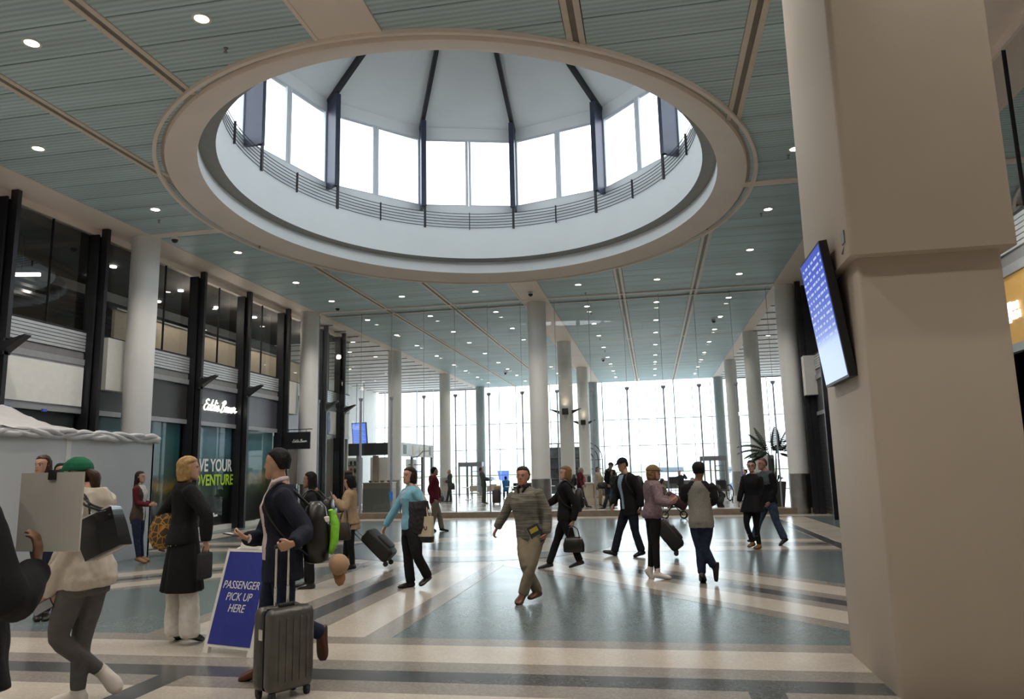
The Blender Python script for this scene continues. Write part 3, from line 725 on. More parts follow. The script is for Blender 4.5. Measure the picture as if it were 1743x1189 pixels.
# ------------------------------------------------------------------ ceiling downlights, cameras, detectors
RIM = mat('downlight_rim', (.75, .72, .66), .4, var=.02)
rim_me = None
ORD = ['first', 'second', 'third', 'fourth', 'fifth', 'sixth', 'seventh', 'eighth', 'ninth', 'tenth', 'eleventh', 'twelfth', 'thirteenth', 'fourteenth']
def downlight(x, y, lbl, z=ZC, e=LAMP_W, grp='recessed ceiling downlights'):
    global rim_me
    t = thing('downlight', lbl, 'light', (x, y, z), 0, grp)
    if rim_me is None:
        a = MB().lathe([(.135, .02), (.135, -.012), (.10, -.012), (.095, .03)], 20).build('rim', RIM, t, smooth=40)
        b_ = MB().lathe([(.001, -.006), (.10, -.006)], 20, cap=False).build('lens', LENS, t)
        rim_me = (a.data, b_.data)
    else:
        for nm, me in zip(('rim', 'lens'), rim_me):
            o = bpy.data.objects.new(nm, me); COL.objects.link(o); o.parent = t
    lamp('downlight_lamp', 'SPOT', (0, 0, -.05), e, size=.09, parent=t, spot=2.1, blend=.8)
LX = (-11.5, -8.75, -5.97, -2.25, .48, 3.23)
LY = (-8.5, -4.8, -1.2, 2.2, 5.0, 8.75, 11.86, 15.4, 19.1, 22.72, 25.6, 29.22, 32.9, 36.0, 39.6, 43.3, 46.2, 49.55, 53)  # rows behind the camera are unseen, added as fill light for the hall
for yy in LY:
    for xx in LX:
        e = ((xx-DC[0])/(RA+.25))**2+((yy-DC[1])/(RB+.25))**2
        if e < 1: continue
        if yy < 8 and xx in (-8.75, .48): continue
        ri = LY.index(yy)-5
        downlight(xx, yy, 'recessed ceiling downlight, %s row from the camera, %s from the left' % (ORD[ri], ORD[LX.index(xx)]) if ri >= 0 else 'unseen recessed downlight added over the hall behind the viewpoint', e=LAMP_W*(.7 if yy < 8 else 1 if yy < 28 else .5))
n_side = [(-14.1, 33.95), (-15.44, 36.72), (-14.74, 38.66), (-17.35, 40.09), (-17.96, 42.75), (-16.6, 45.5), (6.02, 38.51), (8.5, 34), (9.5, 42)]
for i, (xx, yy) in enumerate(n_side): downlight(xx, yy, 'small downlight in the white slatted %s side ceiling, %s nearest' % ('left' if xx < 0 else 'right', ORD[i if xx < 0 else i-6]), ZC-.02, LAMP_W*.6, 'slatted ceiling downlights')
def dome_cam(x, y, z, lbl):
    t = thing('dome_camera', lbl, 'camera', (x, y, z))
    MB().lathe([(.10, 0), (.10, -.05), (.085, -.06)], 16, cap=True).build('base', RIM, t, smooth=40)
    MB().ball((0, 0, -.06), (.085, .085, .09), 16, 8).build('dome_cover', BLACKM, t, smooth=180)
dome_cam(-12.35, 17.4, ZC-.02, 'black dome security camera beside the left column top')
dome_cam(-4.05, 26.2, ZC-.03, 'black dome security camera on the centre beam')
dome_cam(-2.55, 44.0, ZC, 'dark dome camera on the far ceiling right of the lit columns')
dome_cam(3.0, 33.6, ZC, 'dark dome camera on the ceiling near the right column row')
dome_cam(-9.2, 47.8, ZC, 'dark dome camera on the far ceiling left of the lone column')
dome_cam(-11.7, 26.6, ZC, 'dark dome camera on the ceiling before the glass at left')
for i, (x, y) in enumerate(((-6.05, 9.5), (-11.9, 16.1), (-10.6, 18.7), (-11.6, 23.0), (3.15, 15.7), (3.1, 19.4), (-2.1, 26.9), (-2.2, 30.6), (-2.25, 36.9), (-2.25, 40.8))):
    t = thing('sprinkler', 'tiny pendant sprinkler under the board ceiling, '+['left of the centre beam at top', 'near the left column, before it', 'just past the left column', 'before the glass at left', 'right of the dome, nearer one', 'right of the dome, further one', 'right of the centre beam before the glass', 'first past the glass', 'second past the glass', 'third past the glass'][i], 'sprinkler', (x, y, ZC), 0, 'ceiling sprinklers')
    MB().lathe([(.035, 0), (.03, -.02), (.012, -.025), (.012, -.06), (.03, -.065), (.03, -.075)], 10, cap=True).build('head', MIDG, t)
# ------------------------------------------------------------------ signs and lettering
GLOWW = mat('glowing_white_letters', (1, 1, .95), .4, emit=(1, 1, .88), estr=1.1)
PRINTW = mat('white_print', (.80, .82, .84), .5)
PRINTG = mat('lime_print', (.42, .66, .03), .5)
def crom(P, k=5):
    P = [Vector((*p, 0)) for p in P]; out = []
    for i in range(len(P)-1):
        a, b, c, d = P[max(i-1, 0)], P[i], P[i+1], P[min(i+2, len(P)-1)]
        for j in range(k):
            t = j/k; out.append(.5*((2*b)+(c-a)*t+(2*a-5*b+4*c-d)*t*t+(3*b-a-3*c+d)*t**3))
    return out+[P[-1]]
SCRIPT = [[(1.1, 1.8), (.7, 2.0), (.3, 1.7), (.5, 1.25), (.9, 1.15), (.4, 1.1), (0, .6), (.2, .1), (.7, 0), (1.2, .35), (1.35, .6)],
 [(1.9, .9), (1.5, 1.0), (1.2, .6), (1.3, .1), (1.7, .1), (2.0, .6), (2.3, 2.0), (2.0, .5), (2.1, .05), (2.4, .3)],
 [(3.0, .9), (2.6, 1.0), (2.3, .6), (2.4, .1), (2.8, .1), (3.1, .6), (3.4, 2.0), (3.1, .5), (3.2, .05), (3.5, .3), (3.8, 1.0), (3.6, .2), (3.9, .05), (4.1, .3), (4.6, .7), (4.5, 1.0), (4.2, .7), (4.25, .1), (4.6, .05), (5.0, .4)],
 [(3.85, 1.4), (3.95, 1.55)], [(6.0, 1.9), (5.6, 0)],
 [(5.5, 1.6), (6.2, 2.1), (6.6, 1.7), (6.1, 1.1), (6.6, .8), (6.4, .1), (5.7, -.1), (5.3, .2)],
 [(7.5, .9), (7.1, 1.0), (6.85, .5), (7.0, .05), (7.4, .3), (7.6, 1.0), (7.5, .2), (7.8, .1), (8.0, 1.0), (7.9, .2), (8.2, .05), (8.5, .5), (8.6, 1.0), (8.55, .2), (8.8, .1), (9.3, .6), (9.2, 1.0), (8.9, .7), (8.95, .1), (9.3, .05), (9.6, .3), (9.75, 1.1), (9.95, .9), (10.2, .95), (10.15, .3), (10.4, .1), (10.9, .4)]]
def script_logo(name, m, parent, M, width, r):
    mb = MB(); k = width/11.6
    for st in SCRIPT: mb.tube([M @ Vector(((p.x+.35*p.y)*k, p.y*k, 0)) for p in crom(st)], r, 6)
    return mb.build(name, m, parent)
def onleft(y, z, x=WL+.05): return frame((x, y, z), (0, 1, 0), (0, 0, 1))
t = thing('shop_sign', 'glowing white script shop name reading Eddie Bauer on the mauve band', 'sign', (0, 0, 0))
script_logo('letters', GLOWW, t, onleft(21.30, 3.80, WL+.09), 2.02, .024)
MB().box(WL+.03, WL+.06, 21.3, 23.2, 3.93, 3.96).build('raceway', BLACKM, t)
t = thing('blade_sign', 'black hanging blade sign with small white script Eddie Bauer beside the left column', 'sign', (0, 0, 0))
MB().box(-13.42, -12.43, 25.97, 26.03, 2.65, 3.28).build('panel', BLACKM, t)
MB().tube([(-13.6, 26, 3.38), (-12.36, 26, 3.38)], .015, 6).tube([(-13.3, 26, 3.38), (-13.3, 26, 3.27)], .01, 6).tube([(-12.6, 26, 3.38), (-12.6, 26, 3.27)], .01, 6).build('bracket', BLACKM, t)
script_logo('letters', PRINTW, t, frame((-13.13, 25.965, 2.90), (1, 0, 0), (0, 0, 1)), .62, .009)
t = thing('window_poster_lettering', 'poster lettering LIVE YOUR ADVENTURE on the shop window, white over lime green', 'lettering', (0, 0, 0))
def ptext(body, m, y, z, size, xs, bold=.012): return text_mesh('line_of_text', body, m, t, onleft(y, z, WL+.015), size, .002, bold=bold, xscale=xs)
ptext('LIVE YOUR', PRINTW, 20.98, 1.88, .55, .82); ptext('ADVENTURE', PRINTG, 20.82, 1.44, .48, .90)
script_logo('small_logo', PRINTW, t, onleft(21.85, .44, WL+.02), .62, .012)
script_logo('small_logo', PRINTW, t, onleft(25.5, .55, WL+.02), .45, .011)
t = thing('shop_sign', 'glowing white block letters on the ochre panel, cut off by the right pillar', 'sign', (0, 0, 0))
Mr = lambda y, z: frame((WR-.06, y, z), (0, -1, 0), (0, 0, 1))
GLOWB = mat('glowing_cool_letters', (1, 1, 1), .4, emit=(.9, .96, 1), estr=1.1)
text_mesh('letters', 'ERI', GLOWB, t, Mr(12.60, 3.945), .17, .012, bold=.003); text_mesh('letters', 'LIN', GLOWB, t, Mr(12.60, 3.80), .17, .012, bold=.003)
MB().loft([[Vector((WR-.06, 12.78, 3.77)), Vector((WR-.06, 12.70, 3.77)), Vector((WR-.03, 12.70, 3.77)), Vector((WR-.03, 12.78, 3.77))], [Vector((WR-.06, 12.72, 4.09)), Vector((WR-.06, 12.64, 4.09)), Vector((WR-.03, 12.64, 4.09)), Vector((WR-.03, 12.72, 4.09))]]).build('slash', GLOWB, t)
t = thing('round_logo_panel', 'dark panel with white round vine logo on the facade beyond the left column', 'sign', (WL+.16, 29.0, 3.2))
MB().box(-.07, 0, -.45, .55, -.5, .42).build('panel', DARKG, t)
mb = MB()
for R_, a0, a1 in ((.36, 0, 2*PI), (.22, .3, 4.2), (.12, 2, 7)):
    mb.tube([(.01, 0.1+R_*math.cos(a), -.03+R_*math.sin(a)) for a in [a0+(a1-a0)*i/24 for i in range(25)]], .022, 5)
for k in range(9): a = 2*PI*k/9; mb.tube([(.01, 0.1+.2*math.cos(a), -.03+.2*math.sin(a)), (.01, 0.1+.33*math.cos(a+.35), -.03+.33*math.sin(a+.35))], .02, 5)
mb.build('vine_logo', PRINTW, t)
t = thing('portrait_banner', 'pale banner with a blue figure print between the far fins', 'poster', (WL+.14, 30.9, 3.95))
MB().box(-.06, -.02, -.75, .45, -.5, .5).build('panel', PLASTER, t); MB().ball((0, -.35, -.1), (.012, .17, .42), 14, 8).ball((0, -.35, .34), (.014, .11, .14), 12, 6).build('figure_print', mat('print_blue', (.08, .16, .42), .5, var=.2), t)
# flight board hanging in the far left side hall
FIDS = mat('far_flight_screen', (.02, .04, .2), .3, emit=(.10, .20, .75), estr=.9)
t = thing('flight_board', 'blue flight board hanging above the coffee kiosk at far left', 'screen', (-20.2, 50, 4.45), -.25)
MB().box(-.62, .62, -.02, .08, -.85, .85, Matrix.Rotation(.12, 4, 'X')).build('casing', BLACKM, t)
MB().box(-.57, .57, -.03, -.02, -.8, .8, Matrix.Rotation(.12, 4, 'X')).build('screen_face', FIDS, t)
mb = MB()
for k in range(12): mb.box(-.52, .5-.13*(k % 3), -.036, -.031, -.72+k*.12, -.69+k*.12, Matrix.Rotation(.12, 4, 'X'))
o = mb.build('flight_rows', ROWT, t); o['kind'] = 'stuff'
MB().tube([(-.3, .04, .8), (-.3, .04, ZC-4.45)], .025, 6).tube([(.3, .04, .8), (.3, .04, ZC-4.45)], .025, 6).build('hanger', POSTM, t)

# ------------------------------------------------------------------ white temporary enclosure with plastic sheet roof
SHEET = mat('white_hoarding', (0.56, 0.58, 0.60), .55, var=.03, vscale=1.5)
PLASTIC = mat('milky_plastic_sheet', (0.60, 0.59, 0.60), .35, var=.10, vscale=5, bump=.9, bscale=6)
enc = thing('temporary_enclosure', 'white hoarding with a crumpled plastic sheet roof against the left storefront', 'hoarding', (-11.0, 8, 0))
for i, (a, b) in enumerate(((-.4, 2.35), (2.35, 4.62), (4.62, 7.15))):
    MB().box(-.06, .0, a+.006, b-.006, 0, 2.52).build('hoarding_panel', SHEET, enc)
MB().box(0, .012, 4.56, 4.68, 0, 2.5).build('joint_tape', PLASTER, enc)
MB().box(0, .012, 2.29, 2.41, 0, 2.5).build('joint_tape', PLASTER, enc)
MB().box(-2.8, 0, 7.09, 7.15, 0, 2.45).build('end_panel', SHEET, enc)
mb = MB(); NX, NY = 14, 40
vs = []
for i in range(NX+1):
    for j in range(NY+1):
        u, v = i/NX, j/NY; y = -.5+7.75*v; x = .1-2.55*u
        z = 2.60+(.66*u**1.3)*(1 if y < 4.6+1.0*u else max(0, 1-(y-4.6-1.0*u)/2.0))+.10*noise.noise(Vector((x*2.3, y*1.7, 0)))*(1-.4*u)+.04*noise.noise(Vector((x*6, y*5, 3)))
        if u < .1: z = 2.60+.06*noise.noise(Vector((1, y*2.5, 0)))
        vs.append((x, y, z))
mb.add(vs, [(i*(NY+1)+j, i*(NY+1)+j+1, (i+1)*(NY+1)+j+1, (i+1)*(NY+1)+j) for i in range(NX) for j in range(NY)])
mb.build('plastic_roof', PLASTIC, enc, smooth=180)
mb = MB(); random.seed(5)
for k in range(3):
    mb.tube([(.05+.03*math.sin(y*7+k*2), y, 2.55+.055*math.sin(y*4.1+k*2.2)+.02*noise.noise(Vector((y*4, k, 0)))) for y in [-.45+7.65*i/80 for i in range(81)]], [.055+.03*noise.noise(Vector((i*.25, k*7, 1))) for i in range(81)], 7)
mb.build('rolled_sheet_edge', PLASTIC, enc, smooth=180)
TAPE = mat('blue_tape', (.04, .10, .55), .5)
for y in (5.6, 6.6): MB().box(-2.44, -2.40, y-.06, y+.06, 3.22, 3.28).build('tape_strip', TAPE, enc)

# ------------------------------------------------------------------ A-frame sign
WP = mat('white_plastic', (.78, .77, .74), .4, var=.03)
BLUEV = mat('royal_blue_vinyl', (.018, .035, .30), .45, var=.08, vscale=20)
af_ = thing('a_frame_sign', 'white plastic A-frame sign with blue panel reading PASSENGER PICK UP HERE', 'sign', (-4.03, 6.78, 0), math.radians(-15))
def apanel(name, s):
    M = Matrix.Translation((0, (0 if s < 0 else .62), 0)) @ Matrix.Rotation(s*.262, 4, 'X')
    mb = MB()
    def pr(poly, y0, y1): mb.loft([[M @ Vector((x, y0, z)) for x, z in poly], [M @ Vector((x, y1, z)) for x, z in poly]])
    pr([(-.31, 0), (-.25, 0), (-.25, .06), (.25, .06), (.25, 0), (.31, 0), (.285, .98), (-.285, .98)][::-1], -.02, .02)
    p = mb.build(name, WP, af_)
    mb = MB(); pr([(-.13, .98), (.13, .98), (.10, 1.15), (-.10, 1.15)][::-1], -.025, .025); mb.build('handle', WP, p)
    y0 = -.024 if s < 0 else .021
    mb = MB(); pr([(-.27, .085), (.27, .085), (.25, .95), (-.25, .95)][::-1], y0, y0+.003); mb.build('blue_graphic', BLUEV, p)
    return p, M
pa, Ma = apanel('front_panel', -1); pb_, _ = apanel('rear_panel', 1)
for ln, z in (('PASSENGER', .60), ('PICK UP', .49), ('HERE', .385)):
    text_mesh('line_of_text', ln, PRINTW, pa, Ma @ frame((0, -.027, z), (1, 0, 0), (0, 0, 1)), .105, .001, shear=.22, align='CENTER', xscale=.86)

# ------------------------------------------------------------------ coffee kiosk, counter and cafe furniture beyond the glass
ks = thing('coffee_kiosk', 'coffee kiosk with dark fascia and stocked shelves behind the glass at left', 'kiosk', (-15.6, 39.2, 0))
MB().box(-2.1, 2.1, 0, .12, 2.70, 3.37).build('fascia', BLACKM, ks)
MENU = mat('grey_menu_header', (.46, .47, .50), .4, var=.05)
MB().box(1.98, 2.1, .12, 6.4, 2.62, 3.37).build('menu_header', MENU, ks)
for y0, w, c in ((.6, .5, DARKG), (2.2, .5, mat('menu_cream', (.66, .62, .52), .5)), (3.5, 1.7, mat('menu_cream', (.66, .62, .52), .5)), (5.5, .25, DARKG)):
    MB().box(2.1, 2.115, y0, y0+w, 2.75, 3.25).build('menu_panel', c, ks)
MB().tube([(2.2, 1.6, 2.55), (2.3, 2.6, 2.62), (2.35, 3.4, 2.95), (2.35, 4.6, 3.0)], .04, 6).build('curved_pipe', BLACKM, ks)
for x, y in ((-2.0, .1), (-.35, .1), (1.9, .1), (2.0, 2.4), (2.0, 4.4), (2.0, 6.3)): MB().box(x-.07, x+.07, y-.07, y+.07, 0, 2.7).build('post', MIDG, ks)
WOOD = mat('shelf_wood', (.16, .12, .09), .6, var=.2)
for k, z in enumerate((.95, 1.35, 1.75, 2.15)):
    MB().box(-1.45, -.35, .3, .6, z, z+.05).build('shelf', WOOD, ks); MB().box(1.75, 1.95, 2.5, 4.3, z, z+.05).build('shelf', WOOD, ks)
MB().box(-1.5, -.3, .62, .68, .1, 2.6).build('shelf_back', WP, ks)
MB().box(1.6, 1.66, 2.5, 4.3, .1, 2.5).build('shelf_back', WP, ks)
MB().box(.1, 1.1, .8, .86, .9, 2.6).build('back_panel', WHITE, ks); MB().box(.35, .62, .5, .75, .0, 2.7).build('back_panel', mat('taupe_wood', (.30, .25, .21), .6, var=.1), ks)
random.seed(21)
CUPS = [mat('jar_black', (.02, .02, .02), .4), mat('jar_brown', (.16, .07, .03), .5), mat('jar_cream', (.6, .56, .48), .5), mat('jar_red', (.3, .05, .03), .5)]
cnt = 0
for z in (1.0, 1.40, 1.80, 2.20):
    for i in range(5):
        c_ = CUPS[0] if z > 2 else random.choice(CUPS); x = -1.32+i*.22
        o = MB().lathe([(.05, 0), (.07, .05), (.07, .16), (.045, .2), (.045, .22)], 10, cap=True).build('jar', c_, None, smooth=40); o.location = (ks.location.x+x, ks.location.y+.42, z+.004)
        tag(o, '%s jar on the %s kiosk shelf, %s from left' % ({'jar_black': 'black', 'jar_brown': 'brown', 'jar_cream': 'cream', 'jar_red': 'dark red'}[c_.name], {1.0: 'lowest', 1.4: 'second', 1.8: 'third', 2.2: 'top'}[z], ['first', 'second', 'third', 'fourth', 'fifth'][i]), 'jar', 'jars on the kiosk shelves')
ct = thing('service_counter', 'pale service counter with cream upper band standing just behind the glass at left', 'counter', (-11.2, 29.8, 0))
MB().box(-.60, .60, -.2, .5, 0, 1.08).build('body', mat('grey_green_laminate', (.42, .43, .37), .5, var=.04), ct); MB().box(-.58, .60, -.22, .5, 1.08, 1.30).build('upper_band', mat('cream_laminate', (.60, .53, .42), .45, var=.04), ct); MB().box(-.6, .62, -.24, .52, 1.30, 1.33).build('top', WP, ct)
random.seed(4)
for i, (x, lb) in enumerate(((-11.6, 'leftmost'), (-11.35, 'second'), (-11.1, 'third'), (-10.8, 'rightmost'))):
    t = thing('pastry_basket', 'low brown pastry basket on the pale service counter, %s of four' % lb, 'basket', (x, 30.0, 1.33), 0, 'pastry baskets')
    MB().lathe([(.06, 0), (.10, .07), (.09, .07), (.055, .01)], 12).build('bowl', WOOD, t, smooth=40)
    for k in range(3): MB().ball((random.uniform(-.04, .04), random.uniform(-.04, .04), .06), (.045, .03, .025), 8, 6).build('pastry', mat('pastry_gold', (.45, .30, .10), .6, var=.2), t)
t = thing('blue_notice', 'small blue notice stuck on the glass post left of the blue cardigan', 'notice', (-9.92, YP-.19, .82))
MB().box(-.07, .07, 0, .008, -.17, .17).build('card', mat('notice_blue', (.05, .18, .6), .5), t)
t = thing('menu_stand', 'tan framed board on a stand behind the glass, left of the tan coat', 'board', (-12.75, 30.4, 0))
MB().box(-.22, .22, -.02, .02, .85, 1.85).build('board', mat('tan_wood_frame', (.52, .33, .18), .5, var=.1), t); MB().box(-.17, .17, -.03, -.02, .92, 1.78).build('dark_face', BLACKM, t); MB().box(-.03, .03, -.03, .03, 0, .9).box(-.2, .2, -.15, .15, 0, .03).build('stand', BLACKM, t)
SEATM = mat('beige_chair_shell', (.52, .46, .38), .5, var=.05)
def cafe_chair(x, y, rz, lbl, m=SEATM):
    t = thing('cafe_chair', lbl, 'chair', (x, y, 0), rz, 'cafe chairs beyond the glass')
    MB().rbox((0, 0, .46), (.46, .46, .04), .05, n=2, rz=.01).build('seat', m, t)
    MB().box(-.23, .23, .20, .235, .55, .88).build('backrest', m, t)
    for sx in (-.2, .2):
        MB().tube([(sx, -.2, 0), (sx, -.18, .45)], .014, 6).build('leg', WP, t); MB().tube([(sx, .22, 0), (sx, .2, .45), (sx, .22, .86)], .014, 6).build('leg', WP, t)
    return t
for i, (x, y, rz, l) in enumerate(((-12.3, 44.6, 2.8, 'beige cafe chair furthest left by the blond woman'), (-10.4, 43.6, 3.1, 'beige cafe chair in front of the left door portal'), (-9.2, 42.6, 3.3, 'beige cafe chair behind the dark uniform'), (-7.7, 44.2, 3.0, 'beige cafe chair right of the standing black suitcase'), (-6.6, 43.6, 2.9, 'beige cafe chair left of the sweater man'), (-9.9, 46.5, .2, 'beige cafe chair near the windows behind the others'), (-5.6, 47.5, .3, 'beige cafe chair near the windows left of the lone column'), (-13.0, 47.9, .1, 'beige cafe chair near the windows at far left'))): cafe_chair(x, y, rz, l)
for x, y, l in ((-11.2, 45.3, 'round white cafe table left of the uniform woman'), (-8.5, 45.4, 'round white cafe table behind the black suitcase'), (-6.2, 45.2, 'round white cafe table left of the lone column')):
    t = thing('cafe_table', l, 'table', (x, y, 0)); MB().lathe([(.38, .72), (.40, .73), (.40, .75), (.38, .76)], 20, cap=True).build('top', WP, t); MB().lathe([(.03, .03), (.03, .72)], 10).build('pedestal', STEEL, t); MB().lathe([(.24, 0), (.22, .03)], 16, cap=True).build('base', STEEL, t)
t = thing('lounge_bench', 'long low black lounge bench by the window wall behind the black suitcase', 'bench', (-8.3, 51.5, 0))
MB().rbox((0, 0, .42), (2.6, .7, .14), .05).build('seat', BLACKM, t); MB().rbox((0, .3, .66), (2.6, .12, .4), .05).build('backrest', BLACKM, t)
for x in (-1.1, 1.1): MB().box(x-.03, x+.03, -.3, .3, 0, .36).build('leg', STEEL, t)
t = thing('lounge_bench', 'long low black lounge bench by the window wall behind the raglan shirt', 'bench', (1.6, 49.5, 0))
MB().rbox((0, 0, .42), (3.0, .7, .14), .05).build('seat', BLACKM, t); MB().rbox((0, .3, .66), (3.0, .12, .4), .05).build('backrest', MIDG, t)
for x in (-1.3, 1.3): MB().box(x-.03, x+.03, -.3, .3, 0, .36).build('leg', STEEL, t)
def portal_door(x0, x1, lbl):
    t = thing('door_portal', lbl, 'doorway', ((x0+x1)/2, 54.4, 0)); w = (x1-x0)/2
    PM = mat('portal_grey', (.24, .24, .25), .45, metal=.2, var=.05)
    MB().box(-w, w, -.2, .5, 2.08, 2.40).build('beam', PM, t)
    for x in (-w+.05, -.22, .1, w-.08): MB().box(x-.05, x+.05, -.15, .0, 0, 2.08).build('jamb', PM, t)
    for z in (.75, 1.35, 1.7): MB().box(.1, w-.08, -.1, -.04, z, z+.05).build('muntin', PM, t)
    MB().add([(-w+.1, -.08, .05), (-.27, -.08, .05), (-.27, -.08, 2.05), (-w+.1, -.08, 2.05)], [(0, 1, 2, 3)]).build('door_glass', GLASS, t)
    MB().add([(.15, -.08, .05), (w-.13, -.08, .05), (w-.13, -.08, 2.05), (.15, -.08, 2.05)], [(0, 1, 2, 3)]).build('door_glass', GLASS, t)
portal_door(-14.16, -12.36, 'grey framed glass door portal at the window wall behind the uniform woman')
portal_door(3.28, 5.08, 'grey framed glass door portal at the window wall right of the raglan shirt')
t = thing('retail_kiosk', 'dark iron framed retail kiosk with arched end behind the lit centre columns', 'kiosk', (-4.9, 50.4, 0))
for x in (-2.2, -1.3, -.4, .6): MB().box(x-.05, x+.05, -.05, .05, 0, 3.45).build('post', BLACKM, t)
for z in (1.0, 1.7, 2.4, 3.4): MB().box(-2.25, .65, -.06, .06, z, z+.07).build('rail', BLACKM, t)
for z in (1.07, 1.77, 2.47): MB().box(-2.2, -.4, -.05, .35, z, z+.02).build('shelf', MIDG, t)
MB().box(-2.2, .6, .3, .34, .1, 3.2).build('back_panel', mat('kiosk_back', (.14, .17, .20), .4, var=.4, vscale=4), t)
for r_, x0 in ((1.15, .6), (.85, .6), (.5, .6)):
    MB().tube([(x0+.9*r_*math.sin(a), 0, 2.3+r_*math.cos(a)) for a in [PI/2*i/10 for i in range(11)]]+[(x0+.9*r_, 0, 0)], .035, 6).build('arch_bar', BLACKM, t)
for z in (.5, 1.1, 1.7, 2.3): MB().tube([(.6, 0, z), (1.62, 0, z)], .025, 6).build('arch_rung', BLACKM, t)
t = thing('cafe_counter', 'cream cafe counter with white top right of the grey haired man', 'counter', (-2.75, 36.6, 0))
MB().box(-.75, .36, -.3, .3, 0, 1.0).build('body', mat('cream_laminate', (.60, .53, .42), .45, var=.04), t); MB().box(-.78, .4, -.33, .33, 1.0, 1.05).build('top', WP, t)
for i, (x, m_, l) in enumerate(((-3.3, CUPS[3], 'dark red canister on the cream cafe counter'), (-3.05, CUPS[0], 'black canister on the cream cafe counter'), (-2.8, CUPS[2], 'cream canister on the cream cafe counter'))):
    o = MB().lathe([(.08, 0), (.09, .05), (.09, .25), (.05, .3)], 12, cap=True).build('canister', m_, None, smooth=40); o.location = (x, 36.6, 1.054); tag(o, l, 'canister')
t = thing('ottoman', 'round cream ottoman in front of the seated curly haired person', 'stool', (-1.93, 33.9, 0))
MB().lathe([(.30, .02), (.34, .08), (.34, .40), (.30, .45), (.01, .46)], 24, cap=True).build('cushion', mat('cream_fabric', (.62, .55, .42), .8, var=.05), t, smooth=50)
# potted palm
GREEN = mat('palm_green', (.018, .045, .022), .5, var=.3, vscale=6); FERN = mat('fern_green', (.06, .13, .03), .6, var=.3, vscale=8)
t = thing('potted_palm', 'tall potted palm in a tapered grey planter beside the right column', 'plant', (4.50, 29.9, 0))
PX = [(-.24, -.24), (.24, -.24), (.24, .24), (-.24, .24)]
MB().loft([[Vector((x, y, 0)) for x, y in PX], [Vector((x*1.5, y*1.5, 1.05)) for x, y in PX], [Vector((x*1.38, y*1.38, 1.05)) for x, y in PX], [Vector((x*1.35, y*1.35, .98)) for x, y in PX]]).build('planter', mat('planter_grey', (.17, .155, .14), .6, var=.12, bump=.3), t)
MB().tube([(0, 0, .95), (-.05, 0, 1.5), (-.12, 0, 2.05)], [.05, .035, .025], 8).build('trunk', WOOD, t); MB().tube([(.05, .05, .95), (.1, .05, 1.6), (.12, 0, 2.1)], [.04, .03, .02], 8).build('trunk', WOOD, t)
random.seed(9)
def frond(p, d, L, droop, wdt=.30):
    mb = MB(); pts = []; q = Vector(p); dv = Vector(d).normalized()
    n = 16
    for i in range(n+1):
        pts.append(q.copy()); q = q+dv*(L/n); dv = (dv+Vector((0, 0, -droop/n))).normalized()
    mb.tube(pts, [.012*(1-i/n)+.003 for i in range(n+1)], 4)
    side = Vector((0, 0, 1)).cross(pts[1]-pts[0]).normalized()
    for i in range(3, n+1):
        a = pts[i]; fw = (pts[i]-pts[i-1]).normalized(); l = wdt*math.sin(PI*(.15+.8*i/n))+.05
        for s in (-1, 1):
            tip = a+fw*l*.65+side*s*l*.75+Vector((0, 0, -l*.45)); w = fw*.021
            mb.add([a-w, a+w, (a+tip)/2+w*1.6+Vector((0, 0, .01)), tip, (a+tip)/2-w*1.6+Vector((0, 0, .01))], [(0, 1, 2, 3, 4)])
    return mb.build('frond', GREEN, t)
for d, L, dr, b in (((-.7, .1, .9), 1.25, 1.5, 0), ((-1, -.2, .5), 1.0, 1.2, 0), ((-.25, .2, 1), 1.15, .8, 0), ((.35, -.1, 1), 1.2, .7, 1), ((.9, 0, .45), 1.35, .5, 1), ((1, .2, .1), .9, .9, 1), ((-.9, .3, .05), .9, .9, 0), ((.1, -.6, .6), .9, 1.3, 1), ((.2, .7, .8), 1, 1.2, 1), ((.6, -.3, .8), 1.1, 1.2, 1), ((-.5, -.5, .5), .8, 1.4, 0), ((-.9, .1, .7), 1.2, 1.3, 0), ((.5, .2, 1), 1.25, .9, 1), ((.8, .1, .75), 1.2, .9, 1), ((-.45, -.1, 1), 1.1, 1.1, 0), ((0, -.2, 1), 1.0, .8, 1), ((-.7, -.3, .3), .85, 1.0, 0)):
    frond((-.12, 0, 2.05) if b == 0 else (.12, 0, 2.1), d, L, dr)
for k in range(22):
    a = k*2.4; frond_ = MB(); r_ = .22+.1*random.random(); p = Vector((.15*math.cos(a), .15*math.sin(a), 1.0)); tip = Vector((r_*1.6*math.cos(a), r_*1.6*math.sin(a), 1.1+.25*random.random())); m_ = (p+tip)/2+Vector((0, 0, .14)); w = Vector((-math.sin(a), math.cos(a), 0))*.05
    frond_.add([p, m_-w, tip, m_+w], [(0, 1, 2, 3)]); frond_.build('fern_leaf', FERN, t)
t = thing('charging_post', 'tall grey information post behind the palm, left of the right column', 'post', (6.05, 41, 0))
MB().rbox((0, 0, 1.1), (.34, .2, 2.2), .05).build('post_body', MIDG, t); MB().box(-.12, .12, -.115, -.1, 1.4, 2.0).build('post_screen', BLACKM, t)
